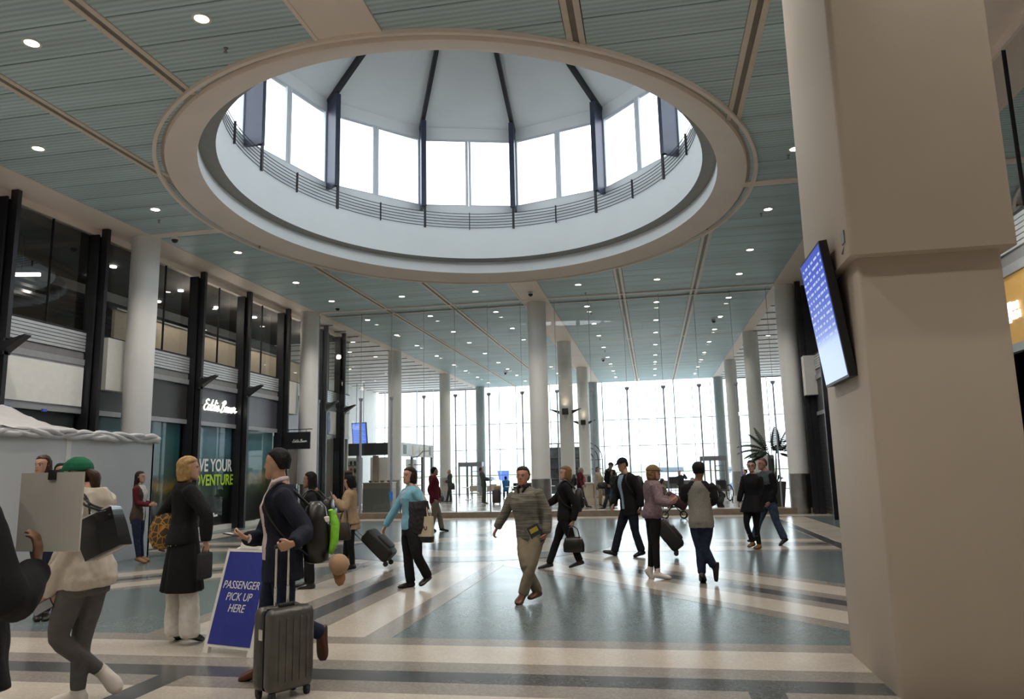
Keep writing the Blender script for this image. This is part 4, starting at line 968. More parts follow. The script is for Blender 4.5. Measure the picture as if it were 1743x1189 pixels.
# wheelchair
RUB = mat('black_rubber', (.015, .015, .016), .6); SPOKE = mat('spoke_metal', (.5, .5, .52), .3, metal=.9)
t = thing('wheelchair', 'black wheelchair with large spoked wheels beyond the glass, left of the tunic woman', 'wheelchair', (3.35, 38.3, 0), .35)
for s in (-.30, .30):
    w = MB().tube([(s, .38*math.cos(a), .40+.38*math.sin(a)) for a in [2*PI*i/28 for i in range(29)]], .028, 6).build('wheel', RUB, t)
    sp = MB(); sp.lathe([(.04, -.03), (.04, .03)], 10, M=Matrix.Translation((s, 0, .40)) @ Matrix.Rotation(PI/2, 4, 'Y'), cap=True)
    for k in range(12): a = 2*PI*k/12; sp.tube([(s, 0, .40), (s, .36*math.cos(a), .40+.36*math.sin(a))], .006, 4)
    sp.build('spokes', SPOKE, w)
    MB().tube([(s*.85, .2, .1), (s*.85, .22, .95), (s*.85, .36, .98)], .018, 6).tube([(s*.85, .2, .72), (s*.85, -.25, .72), (s*.85, -.3, .15)], .016, 6).build('frame_tube', BLACKM, t)
    MB().lathe([(.08, -.02), (.08, .02)], 12, M=Matrix.Translation((s*.8, -.38, .08)) @ Matrix.Rotation(PI/2, 4, 'Y'), cap=True).build('caster', RUB, t)
MB().rbox((0, 0, .52), (.46, .44, .06), .03).build('seat', BLACKM, t); MB().rbox((0, .22, .78), (.46, .05, .45), .02).build('backrest', BLACKM, t); MB().rbox((-.02, .30, .80), (.36, .16, .3), .05).build('rear_pouch', DARKG, t)
# stroller with dark red bag
t = thing('stroller', 'folding stroller carrying a dark red bag, seen between the pink shirt and raglan shirt', 'stroller', (.62, 25.6, 0), 0)
MRB = mat('dark_red_fabric', (.05, .012, .014), .6, var=.2)
MB().rbox((0, 0, 0), (.78, .42, .34), .09, M=Matrix.Translation((.08, 0, .58)) @ Matrix.Rotation(.55, 4, 'Y')).build('bag', MRB, t, smooth=40)
for s in (-.18, .18):
    MB().tube([(-.45, s, 1.02), (-.28, s, .8), (.28, s, .12)], .014, 6).tube([(.3, s, .7), (-.05, s, .42), (-.3, s, .12)], .014, 6).build('frame_tube', BLACKM, t)
    for x in (-.3, .3):
        MB().tube([(x+.11*math.cos(a), s, .125+.11*math.sin(a)) for a in [2*PI*i/20 for i in range(21)]], .016, 6).build('wheel', RUB, t)
MB().tube([(-.45, -.18, 1.02), (-.5, 0, 1.04), (-.45, .18, 1.02)], .016, 6).build('handle', BLACKM, t)
t = thing('monitor_stand', 'small black monitor on a thin wheeled rack beyond the glass, right of the pink shirt', 'monitor', (.82, 33.0, 0))
MB().rbox((0, 0, 1.13), (.40, .05, .28), .015).build('monitor', BLACKM, t)
for s in (-.09, .09): MB().tube([(s, .02, .05), (s, .02, 1.1)], .012, 6).build('upright', BLACKM, t)
for z in (.3, .55, .8): MB().box(-.2, .2, -.1, .15, z, z+.02).build('tray', BLACKM, t)
MB().box(-.22, .22, -.2, .2, 0.01, .05).build('base', BLACKM, t)
t = thing('upright_suitcase', 'black upright suitcase with a tan bag strapped on, beside the uniform woman', 'suitcase', (-8.0, 38.4, 0), .2)
MB().rbox((0, 0, .40), (.44, .3, .66), .06).build('shell', BLACKM, t, smooth=40); MB().rbox((.05, -.02, .83), (.34, .2, .24), .06).build('tan_bag', mat('tan_canvas', (.34, .24, .15), .7, var=.1), t, smooth=40)
for s in (-.16, .16): MB().ball((s, 0, .04), .04, 8, 6).build('wheel', RUB, t)
t = thing('floor_bag', 'black soft bag standing on the floor by the blond woman', 'bag', (-12.25, 43.0, 0))
MB().rbox((0, 0, .17), (.36, .26, .34), .09).build('bag_body', BLACKM, t, smooth=50); MB().tube([(-.1, 0, .33), (-.08, 0, .45), (.08, 0, .45), (.1, 0, .33)], .012, 6).build('bag_handle', BLACKM, t)
# ------------------------------------------------------------------ people: one continuous body each, clothing and hair as parts
def remesh(mb, vox, smooth_it=4):
    me = bpy.data.meshes.new('tmp'); me.from_pydata(mb.v, [], mb.f)
    o = bpy.data.objects.new('tmp', me); COL.objects.link(o)
    r = o.modifiers.new('r', 'REMESH'); r.mode = 'VOXEL'; r.voxel_size = vox
    sm = o.modifiers.new('s', 'SMOOTH'); sm.factor = .5; sm.iterations = smooth_it
    dg = bpy.context.evaluated_depsgraph_get(); dg.update()
    out = bpy.data.meshes.new_from_object(o.evaluated_get(dg))
    bpy.data.objects.remove(o); bpy.data.meshes.remove(me)
    return out
def mverts(me):
    a = np.empty(len(me.vertices)*3, np.float32); me.vertices.foreach_get('co', a); return a.reshape(-1, 3)
def fold(me, amp, k, seed):
    """cloth folds: a soft pseudo-random ripple pushed along the normals"""
    if amp <= 0: return
    P = mverts(me).astype(np.float64); N = np.empty(len(P)*3, np.float32); me.vertices.foreach_get('normal', N); N = N.reshape(-1, 3)
    rs = np.random.RandomState(seed); d = np.zeros(len(P))
    for i in range(7):
        kv = rs.normal(size=3)*np.array([1, 1, .55])*k*(1+.35*i); d += np.sin(P@kv+rs.uniform(0, 6.28)+1.4*np.sin(P@(kv[::-1]*.45)))/(1+.35*i)
    P += N*(amp*d/3.0)[:, None]; me.vertices.foreach_set('co', P.astype(np.float32).ravel()); me.update()
def finish(me, name, m, parent, label=None):
    me.name = name; me.materials.clear()
    for q in (m if isinstance(m, (list, tuple)) else [m]): me.materials.append(q)
    me.polygons.foreach_set('use_smooth', [True]*len(me.polygons))
    o = bpy.data.objects.new(name, me); COL.objects.link(o); o.parent = parent
    if label: o['label'] = label
    return o
def split(me, fmask):
    """two meshes from one by a face mask"""
    P = mverts(me); polys = [tuple(p.vertices) for p in me.polygons]; out = []
    for want in (False, True):
        fs = [f for f, q in zip(polys, fmask) if bool(q) == want]
        ids = sorted({i for f in fs for i in f}); mp = {i: j for j, i in enumerate(ids)}
        m2 = bpy.data.meshes.new('part'); m2.from_pydata([tuple(P[i]) for i in ids], [], [tuple(mp[i] for i in f) for f in fs]); out.append(m2)
    bpy.data.meshes.remove(me); return out
def skin(name, c):
    m = mat('skin_'+name, c, .5, var=.06, vscale=25); m['rgb'] = list(c); return m
IRIS = mat('eye_dark', (.02, .015, .012), .3); EYEW = mat('eye_white', (.55, .52, .5), .3)
def lipmat(c): return mat('lip_%d' % int(c[0]*1000), (c[0]*.75, c[1]*.45, c[2]*.45), .45)
def browmat(c): return mat('brow_%d' % int(c[0]*1000), tuple(x*.28 for x in c), .7)
HEADT = [(-.119, .018, .074, .040), (-.110, .034, .086, .020), (-.095, .047, .090, -.010), (-.075, .057, .0895, -.045), (-.05, .064, .087, -.072), (-.025, .069, .085, -.088), (0, .073, .081, -.098), (.02, .0755, .086, -.103), (.045, .0765, .083, -.104), (.07, .072, .070, -.096), (.092, .060, .050, -.080), (.108, .042, .026, -.056), (.119, .016, -.005, -.026)]
def ring3(c, u, v, a, b, n=20): return [c+u*(a*math.cos(2*PI*j/n))+v*(b*math.sin(2*PI*j/n)) for j in range(n)]
class Person:
    def __init__(s, key, label, sk, vox, group=None):
        d = PEOPLE[key]; s.key = key; s.s = d['s']; s.fem = d.get('fem', 0); s.fat = d.get('fat', 1.0); s.vox = vox
        J = {k: Vector(v)/1000 for k, v in d['J'].items()}
        s.ox, s.oy = J['pel'].x, J['pel'].y
        s.J = {k: v-Vector((s.ox, s.oy, 0)) for k, v in J.items()}
        s.root = thing('person', label, 'person', (s.ox, s.oy, 0), 0, group); s.skin = sk; s.seed = sum(ord(c) for c in key)
        az = math.radians(d['az']); s.right = Vector((math.cos(az), -math.sin(az), 0)); s.fwd = Vector((math.sin(az), math.cos(az), 0))
        J = s.J; s.t = J['neck']-J['pel']; s.L = s.t.length; s.t.normalize()
        s.u = (s.right-s.t*s.right.dot(s.t)).normalized(); s.v = s.t.cross(s.u)*1.0
        if s.v.dot(s.fwd) < 0: s.v = -s.v
        s.sw = (J['sR']-J['sL']).length/2
        hz = math.radians(d['haz']); hp = math.radians(d.get('hp', 0)); hr = Vector((math.cos(hz), -math.sin(hz), 0)); hf = Vector((math.sin(hz), math.cos(hz), 0))
        s.hy = (hf*math.cos(hp)+Vector((0, 0, math.sin(hp)))); s.hx = hr; s.hzv = s.hx.cross(s.hy)
        k = s.s*1.04; s.hs = k
        s.hc = J['top']-s.hzv*.119*k
        s.rs = random.Random(s.seed)
    def H(s, x, y, z): return s.hc+(s.hx*x+s.hy*y+s.hzv*z)*s.hs
    def hring(s, z, w, yf, yb, n=22):
        c = s.H(0, (yf+yb)/2, z); return ring3(c, s.hx*s.hs, s.hy*s.hs, w, (yf-yb)/2, n)
    def tor(s, q):
        """torso half-width, half-depth, centre at parameter q (0 hip joints, 1 shoulder line)"""
        qs = [-.22, -.08, 0, .15, .35, .55, .75, .9, 1.0, 1.06, 1.14]
        if s.fem: w = [.085, .165, .174, .168, .133, .137, .150, None, .112, .080, .055]; dd = [.075, .112, .120, .112, .090, .100, .118, .102, .080, .062, .055]
        else: w = [.085, .155, .164, .160, .145, .155, .172, None, .130, .095, .064]; dd = [.075, .108, .115, .112, .102, .110, .118, .106, .085, .068, .060]
        w = [(s.sw*.93/s.s if x is None else x) for x in w]
        a, b = float(np.interp(q, qs, w))*s.s, float(np.interp(q, qs, dd))*s.s
        if q < .95: a *= s.fat; b *= s.fat**1.4
        off = float(np.interp(q, [-.2, 0, .4, .75, 1.0], [-.012, -.015, .005, .018, -.008]))*s.s
        return s.J['pel']+s.t*(q*s.L)+s.v*off, a, b
    def torso(s, mb, lo, hi, g, n=24, flare=0.0, gd=None):
        qs = [lo]+[x for x in (-.08, 0, .08, .15, .25, .35, .45, .55, .65, .75, .83, .9, .96, 1.0, 1.04, 1.07) if lo+.02 < x < hi-.02]+[hi]
        R = []
        for q in qs:
            c, a, b = s.tor(q); f = flare*max(0, .3-q)
            if q < -.08: a = max(a, s.tor(-.08)[1]*.97); b = max(b, s.tor(-.08)[2]*.97)
            R.append(ring3(c, s.u, s.v, a+g+f, b+(gd or g)+f, n))
        mb.loft(R)
    def limb(s, mb, pts, rad, n=14):
        P = [Vector(p) for p in pts]; out = []; rr = []
        for i in range(len(P)-1):
            for k in range(5):
                t = k/5; out.append(P[i].lerp(P[i+1], t)); rr.append(None)
        out.append(P[-1])
        m = len(P)-1; xs = [i/m for i in range(len(P))]; 
        rx = [i/(len(rad)-1) for i in range(len(rad))]
        ts = [i/(len(out)-1) for i in range(len(out))]; R = [float(np.interp(t, rx, rad)) for t in ts]
        # soften the bend
        sm = [p.copy() for p in out]
        for i in range(1, len(out)-1): sm[i] = (out[i-1]+out[i]*2+out[i+1])/4
        d0 = (sm[0]-sm[1]).normalized(); d1 = (sm[-1]-sm[-2]).normalized()
        sm = [sm[0]+d0*R[0]*.55]+sm+[sm[-1]+d1*R[-1]*.35]; R = [R[0]*.62]+R+[R[-1]*.75]
        mb.tube(sm, R, n)
    def foot(s, mb, S_, g=0.0, heel=0.0, sole=None):
        J = s.J; a, t = J['a'+S_], J['t'+S_]; k = s.s
        up = (J['k'+S_]-a).normalized(); d = (t-a)
        if d.length < .05: d = s.fwd*.15
        f0 = d.normalized(); n0 = up-f0*up.dot(f0); n0 = n0.normalized() if n0.length > .05 else Vector((0, 0, 1))
        f = (t+n0*.05*k-a).normalized(); side = f.cross(n0).normalized(); nrm = side.cross(f).normalized()
        L = .20*k
        hl = a-nrm*.055*k-f*.055*k
        R = []
        for x, w, h0, h1 in ((-.02, .018, .0, .04), (.0, .03, -.005, .06), (.06, .036, -.008, .085), (.5*L, .040, -.006, .058), (.78*L, .047, -.008, .040), (.95*L, .040, -.008, .030), (1.08*L, .016, -.002, .016)):
            x = x if isinstance(x, float) else x
            c = a-nrm*.06*k+f*(x*1.0-(.045*k if x < .1 else .045*k*(1-x/(1.08*L))))+nrm*(h0+h1)/2*k
            R.append(ring3(c, side, nrm, w*k+g, (h1-h0)/2*k+g, 12))
        mb.loft(R)
    def hand(s, mb, S_, curl, spread=.02):
        J = s.J; w, h = J['w'+S_], J['h'+S_]; k = s.s
        d = (h-w)
        if d.length < .02: d = (w-J['e'+S_])
        d = d.normalized()
        body = (s.J['pel']+s.t*.4*s.L)-w; pn = body-d*body.dot(d)
        pn = pn.normalized() if pn.length > 1e-3 else d.orthogonal()
        sd = d.cross(pn).normalized()
        up = (w-J['e'+S_])
        R = []
        for x, a, b in ((-.02, .024, .020), (.015, .030, .017), (.05, .039, .015), (.082, .040, .013), (.092, .036, .010)):
            R.append(ring3(w+d*x*k, sd, pn, a*k, b*k, 12))
        mb.loft(R)
        for i, l in enumerate((.072, .080, .075, .058)):
            p = w+d*.085*k+sd*((i-1.5)*.0195*k); cur = d.copy(); pts = [p-d*.01]
            ax = sd; ang = 0
            for j, fr in enumerate((.45, .32, .26)):
                ang = curl*(.6 if j == 0 else 1.0); cur = Matrix.Rotation(ang, 3, sd) @ cur
                p = p+(cur+sd*(i-1.5)*spread*.8)*l*fr*k; pts.append(p)
            mb.tube(pts, [.0088*k, .0085*k, .008*k, .0065*k], 8)
        # thumb leaves the side of the palm near its base; side that faces forward/up
        ts = sd if (sd.dot(s.fwd)+.6*sd.z) > 0 else -sd
        p0 = w+d*.02*k+ts*.022*k; p1 = w+d*.048*k+ts*.046*k+pn*.010*k; p2 = w+d*.080*k+ts*.052*k+pn*.022*k; p3 = w+d*.102*k+ts*.046*k+pn*(.030+.01*curl)*k
        mb.tube([p0, p1, p2, p3], [.013*k, .0115*k, .010*k, .007*k], 8)
    def body(s, hands=(.5, .5), face=True, foots=True):
        J = s.J; k = s.s; mb = MB()
        s.torso(mb, -.10, 1.14, -.006)
        for S_, c in zip('LR', hands):
            s.limb(mb, [J['s'+S_], J['e'+S_], J['w'+S_]], [x*k for x in (.052, .047, .038, .040, .026)])
            s.hand(mb, S_, c)
            s.limb(mb, [J['q'+S_], J['k'+S_], J['a'+S_]], [x*k*s.fat for x in (.085, .078, .054, .052, .036)])
            if foots: s.foot(mb, S_)
        # neck and head
        nb = s.J['neck']+s.t*.01; hb = s.H(0, -.018, -.075)
        mb.tube([nb-s.t*.05, nb.lerp(hb, .5), hb, s.H(0, -.015, -.03)], [x*k*(.9 if s.fem else 1.05) for x in (.064, .055, .053, .05)], 16)
        mb.loft([s.hring(*r) for r in HEADT])
        # nose, brow, lips, chin, ears
        mb.loft([[s.H(x, y, z) for x, y, z in q] for q in ([(-.008, .078, .022), (.008, .078, .022), (.006, .092, .020), (-.006, .092, .020)], [(-.012, .078, -.015), (.012, .078, -.015), (.008, .104, -.013), (-.008, .104, -.013)], [(-.018, .076, -.032), (.018, .076, -.032), (.011, .108, -.030), (-.011, .108, -.030)], [(-.012, .074, -.040), (.012, .074, -.040), (.007, .096, -.038), (-.007, .096, -.038)])])
        mb.tube([s.H(-.040, .066, .024), s.H(-.015, .083, .026), s.H(.015, .083, .026), s.H(.040, .066, .024)], [.006*k, .008*k, .008*k, .006*k], 8)
        for z, r in ((-.058, .0065), (-.068, .0075)): mb.tube([s.H(-.024, .076, z), s.H(0, .0905, z), s.H(.024, .076, z)], [.004*k, r*k, .004*k], 8)
        for sx in (-1, 1):
            E = frame(s.H(sx*.074, -.012, -.005), s.hx*sx*1.0+s.hy*-.45, s.hzv); mb.ball((0, 0, 0), (.010*k, .030*k, .018*k), 10, 6, E)
        me = remesh(mb, s.vox, 2)
        mats = [s.skin]
        if face:
            base = s.skin['rgb'] if 'rgb' in s.skin else (.4, .25, .2)
            mats = [s.skin, EYEW, IRIS, lipmat(base), browmat(base) if not getattr(s, 'browc', None) else s.browc]
            n = len(me.polygons); C = np.empty(n*3, np.float32); me.polygons.foreach_get('center', C); C = C.reshape(-1, 3)-np.array(s.hc)
            X = C@np.array(s.hx)/s.hs; Y = C@np.array(s.hy)/s.hs; Z = C@np.array(s.hzv)/s.hs
            mi = np.zeros(n, np.int32); fr = Y > .05
            ex = np.abs(np.abs(X)-.031)
            mi[fr & ((ex/.0155)**2+((Z-.001)/.0075)**2 < 1)] = 1
            mi[fr & ((ex/.0075)**2+((Z-.001)/.0075)**2 < 1)] = 2
            mi[fr & (ex < .018) & (np.abs(Z-.022+.25*ex) < .0048)] = 4
            mi[fr & ((X/.026)**2+((Z+.063)/.0095)**2 < 1)] = 3
            me.materials.clear()
            o = finish(me, 'body', mats, s.root); me.polygons.foreach_set('material_index', mi)
            return o
        return finish(me, 'body', mats, s.root)
    # ---- clothing
    def top(s, name, m, g=.018, lo=-.12, sleeve=1.0, flare=0.0, hi=1.07, amp=.006, vox=None, cut=None, cutname='shirt', cutmat=None, arms='LR', sg=None, label=None, gd=None):
        J = s.J; k = s.s; mb = MB(); s.torso(mb, lo, hi, g*k, flare=flare, gd=gd)
        if hi >= 1.0:
            mb.tube([J['neck']-s.t*.03, J['neck']+s.t*.03*k], [s.tor(1.0)[1]*.75, .066*k+g*.5], 18)
        sg = g if sg is None else sg
        for S_ in arms:
            a, e, w = J['s'+S_], J['e'+S_], J['w'+S_]
            P = [a, e, e.lerp(w, .93)] if sleeve >= 1 else [a, a.lerp(e, min(1, sleeve*2))] if sleeve <= .5 else [a, e, e.lerp(w, (sleeve-.5)*2)]
            r = [.058, .053, .046, .047, .036] if sleeve > .5 else [.058, .053, .05]
            s.limb(mb, P, [x*k+sg*.75 for x in r])
        me = remesh(mb, vox or s.vox*1.35, 3); fold(me, amp, 16, s.seed)
        if cut:
            n = len(me.polygons); C = np.empty(n*3, np.float32); me.polygons.foreach_get('center', C); C = C.reshape(-1, 3)-np.array(J['pel'])
            N = np.empty(n*3, np.float32); me.polygons.foreach_get('normal', N); N = N.reshape(-1, 3)
            q = C@np.array(s.t)/s.L; x = C@np.array(s.u); y = C@np.array(s.v)
            # keep arms out: within torso width and depth
            m1 = np.array([bool(cut(a_, b_, c_, d_) if cut.__code__.co_argcount == 4 else cut(a_, b_, c_, d_, e_)) for a_, b_, c_, d_, e_ in zip(q, x, y, N@np.array(s.v), C)])
            A, B = split(me, m1); finish(A, name, m, s.root, label); return finish(B, cutname, cutmat, s.root)
        return finish(me, name, m, s.root, label)
    def trousers(s, name, m, g=.012, cuff=.045, amp=.004, hi=.26, to=.96, label=None, legs='LR', knee=.058):
        J = s.J; k = s.s; mb = MB(); s.torso(mb, -.19, hi, g)
        for S_ in legs:
            q, kn, a = J['q'+S_], J['k'+S_], J['a'+S_]
            s.limb(mb, [q, kn, kn.lerp(a, to)], [(x*k*s.fat if i < 2 else x*k)+g for i, x in enumerate((.088, .082, knee, (knee+cuff)/2+.002, cuff))])
        me = remesh(mb, s.vox*1.35, 3); fold(me, amp, 20, s.seed+3)
        return finish(me, name, m, s.root, label)
    def skirt(s, name, m, zb, w0=.19, w1=.27, d0=.15, d1=.2, q0=.35, amp=.012, label=None):
        """coat skirt hanging straight from parameter q0 down to height zb"""
        k = s.s; c0, a0, b0 = s.tor(q0); mb = MB(); R = []
        n = 8; kn = (s.J['kL']+s.J['kR'])/2
        for i in range(n+1):
            t = i/n; z = c0.z+(zb-c0.z)*t; pc = c0.lerp(Vector((kn.x*.6, kn.y*.6, 0)), t*.8); pc.z = z
            a = a0+.02+(w1-a0-.02)*t**.8; b = b0+.02+(d1-b0-.02)*t**.8
            R.append(ring3(pc, s.right, s.fwd, a, b, 28))
        mb.loft(R); me = remesh(mb, s.vox*1.35, 2)
        P = mverts(me).astype(np.float64); an = np.arctan2(P[:, 1], P[:, 0]); dr = np.clip((c0.z-P[:, 2])/(c0.z-zb), 0, 1)
        rr = amp*dr*np.sin(an*9+2*np.sin(an*3)+s.seed); nn = np.linalg.norm(P[:, :2], axis=1)+1e-6
        P[:, 0] += P[:, 0]/nn*rr; P[:, 1] += P[:, 1]/nn*rr; me.vertices.foreach_set('co', P.astype(np.float32).ravel()); me.update()
        return finish(me, name, m, s.root, label)
    def shoes(s, m, g=.010, name='shoe', boot=0.0, sole=None, amp=0):
        for S_ in 'LR':
            mb = MB(); s.foot(mb, S_, g)
            a, kn = s.J['a'+S_], s.J['k'+S_]
            s.limb(mb, [a.lerp(kn, max(.05, boot)), a-(kn-a).normalized()*.02], [(.05+.012*boot)*s.s, .046*s.s, .045*s.s])
            finish(remesh(mb, s.vox*1.1, 2), name, m, s.root)
    def hair(s, m, style='short', name='hair', vol=.012, cap=False):
        mb = MB(); w = lambda x: x+vol
        tops = [(.045, .0765, .022, -.104), (.072, .071, .058, -.098), (.092, .062, .056, -.084), (.112, .046, .034, -.060), (.127, .018, -.004, -.03)]
        low = {'short': [(-.062, .045, -.055, -.083), (-.03, .066, -.040, -.092), (0, .073, -.018, -.100), (.022, .0755, -.002, -.104)],
               'crop': [(-.045, .050, -.060, -.083), (-.02, .066, -.045, -.093), (.01, .073, -.020, -.101), (.03, .0755, .005, -.104)],
               'bob': [(-.125, .074, .0, -.085), (-.08, .084, .028, -.100), (-.03, .084, .036, -.104), (0, .082, .036, -.105), (.022, .080, .040, -.105)],
               'long': [(-.30, .070, -.045, -.100), (-.22, .088, -.03, -.112), (-.125, .088, -.005, -.108), (-.06, .083, .018, -.103), (0, .080, .030, -.104), (.022, .079, .040, -.105)],
               'back': [(-.07, .05, -.05, -.088), (-.03, .070, -.030, -.096), (0, .076, -.004, -.101), (.022, .078, .022, -.105)]}[style]
        mb.loft([s.hring(z, w(a), f+vol*.6, b-vol) for z, a, f, b in low]+[s.hring(z-(.012 if cap else 0), a+(-.004 if cap else vol), f-(.02 if cap else -vol*.6), b+(.006 if cap else -vol)) for z, a, f, b in tops])
        me = remesh(mb, s.vox, 2); fold(me, .006 if style in ('bob', 'long') else .0035, 38, s.seed+9); fold(me, .003, 110, s.seed+10)
        return finish(me, name, m, s.root)
    def extra(s, name, m, mb, vox=None, amp=0, k=20, label=None, raw=False):
        """a part given in root-local coordinates"""
        if raw:
            o = mb.build(name, m, s.root, smooth=40)
            if label: o['label'] = label
            return o
        me = remesh(mb, vox or s.vox, 2); fold(me, amp, k, s.seed+5); return finish(me, name, m, s.root, label)
    def cap(s, m, brim=True, name='cap'):
        mb = MB(); mb.loft([s.hring(z, a+.012, f+.012, b-.014) for z, a, f, b in ((.028, .077, .088, -.104), (.05, .0775, .088, -.106), (.08, .07, .072, -.094), (.105, .05, .045, -.066), (.125, .02, .005, -.03))])
        if brim: mb.loft([[s.H(x, y, z) for x, y, z in q] for q in ([(-.07, .07, .034), (.07, .07, .034), (.07, .07, .042), (-.07, .07, .042)], [(-.062, .12, .028), (.062, .12, .028), (.062, .12, .035), (-.062, .12, .035)], [(-.03, .155, .018), (.03, .155, .018), (.03, .155, .024), (-.03, .155, .024)])])
        return finish(remesh(mb, s.vox, 2), name, m, s.root)
    def w(s, p): return Vector((p.x+s.ox, p.y+s.oy, p.z))
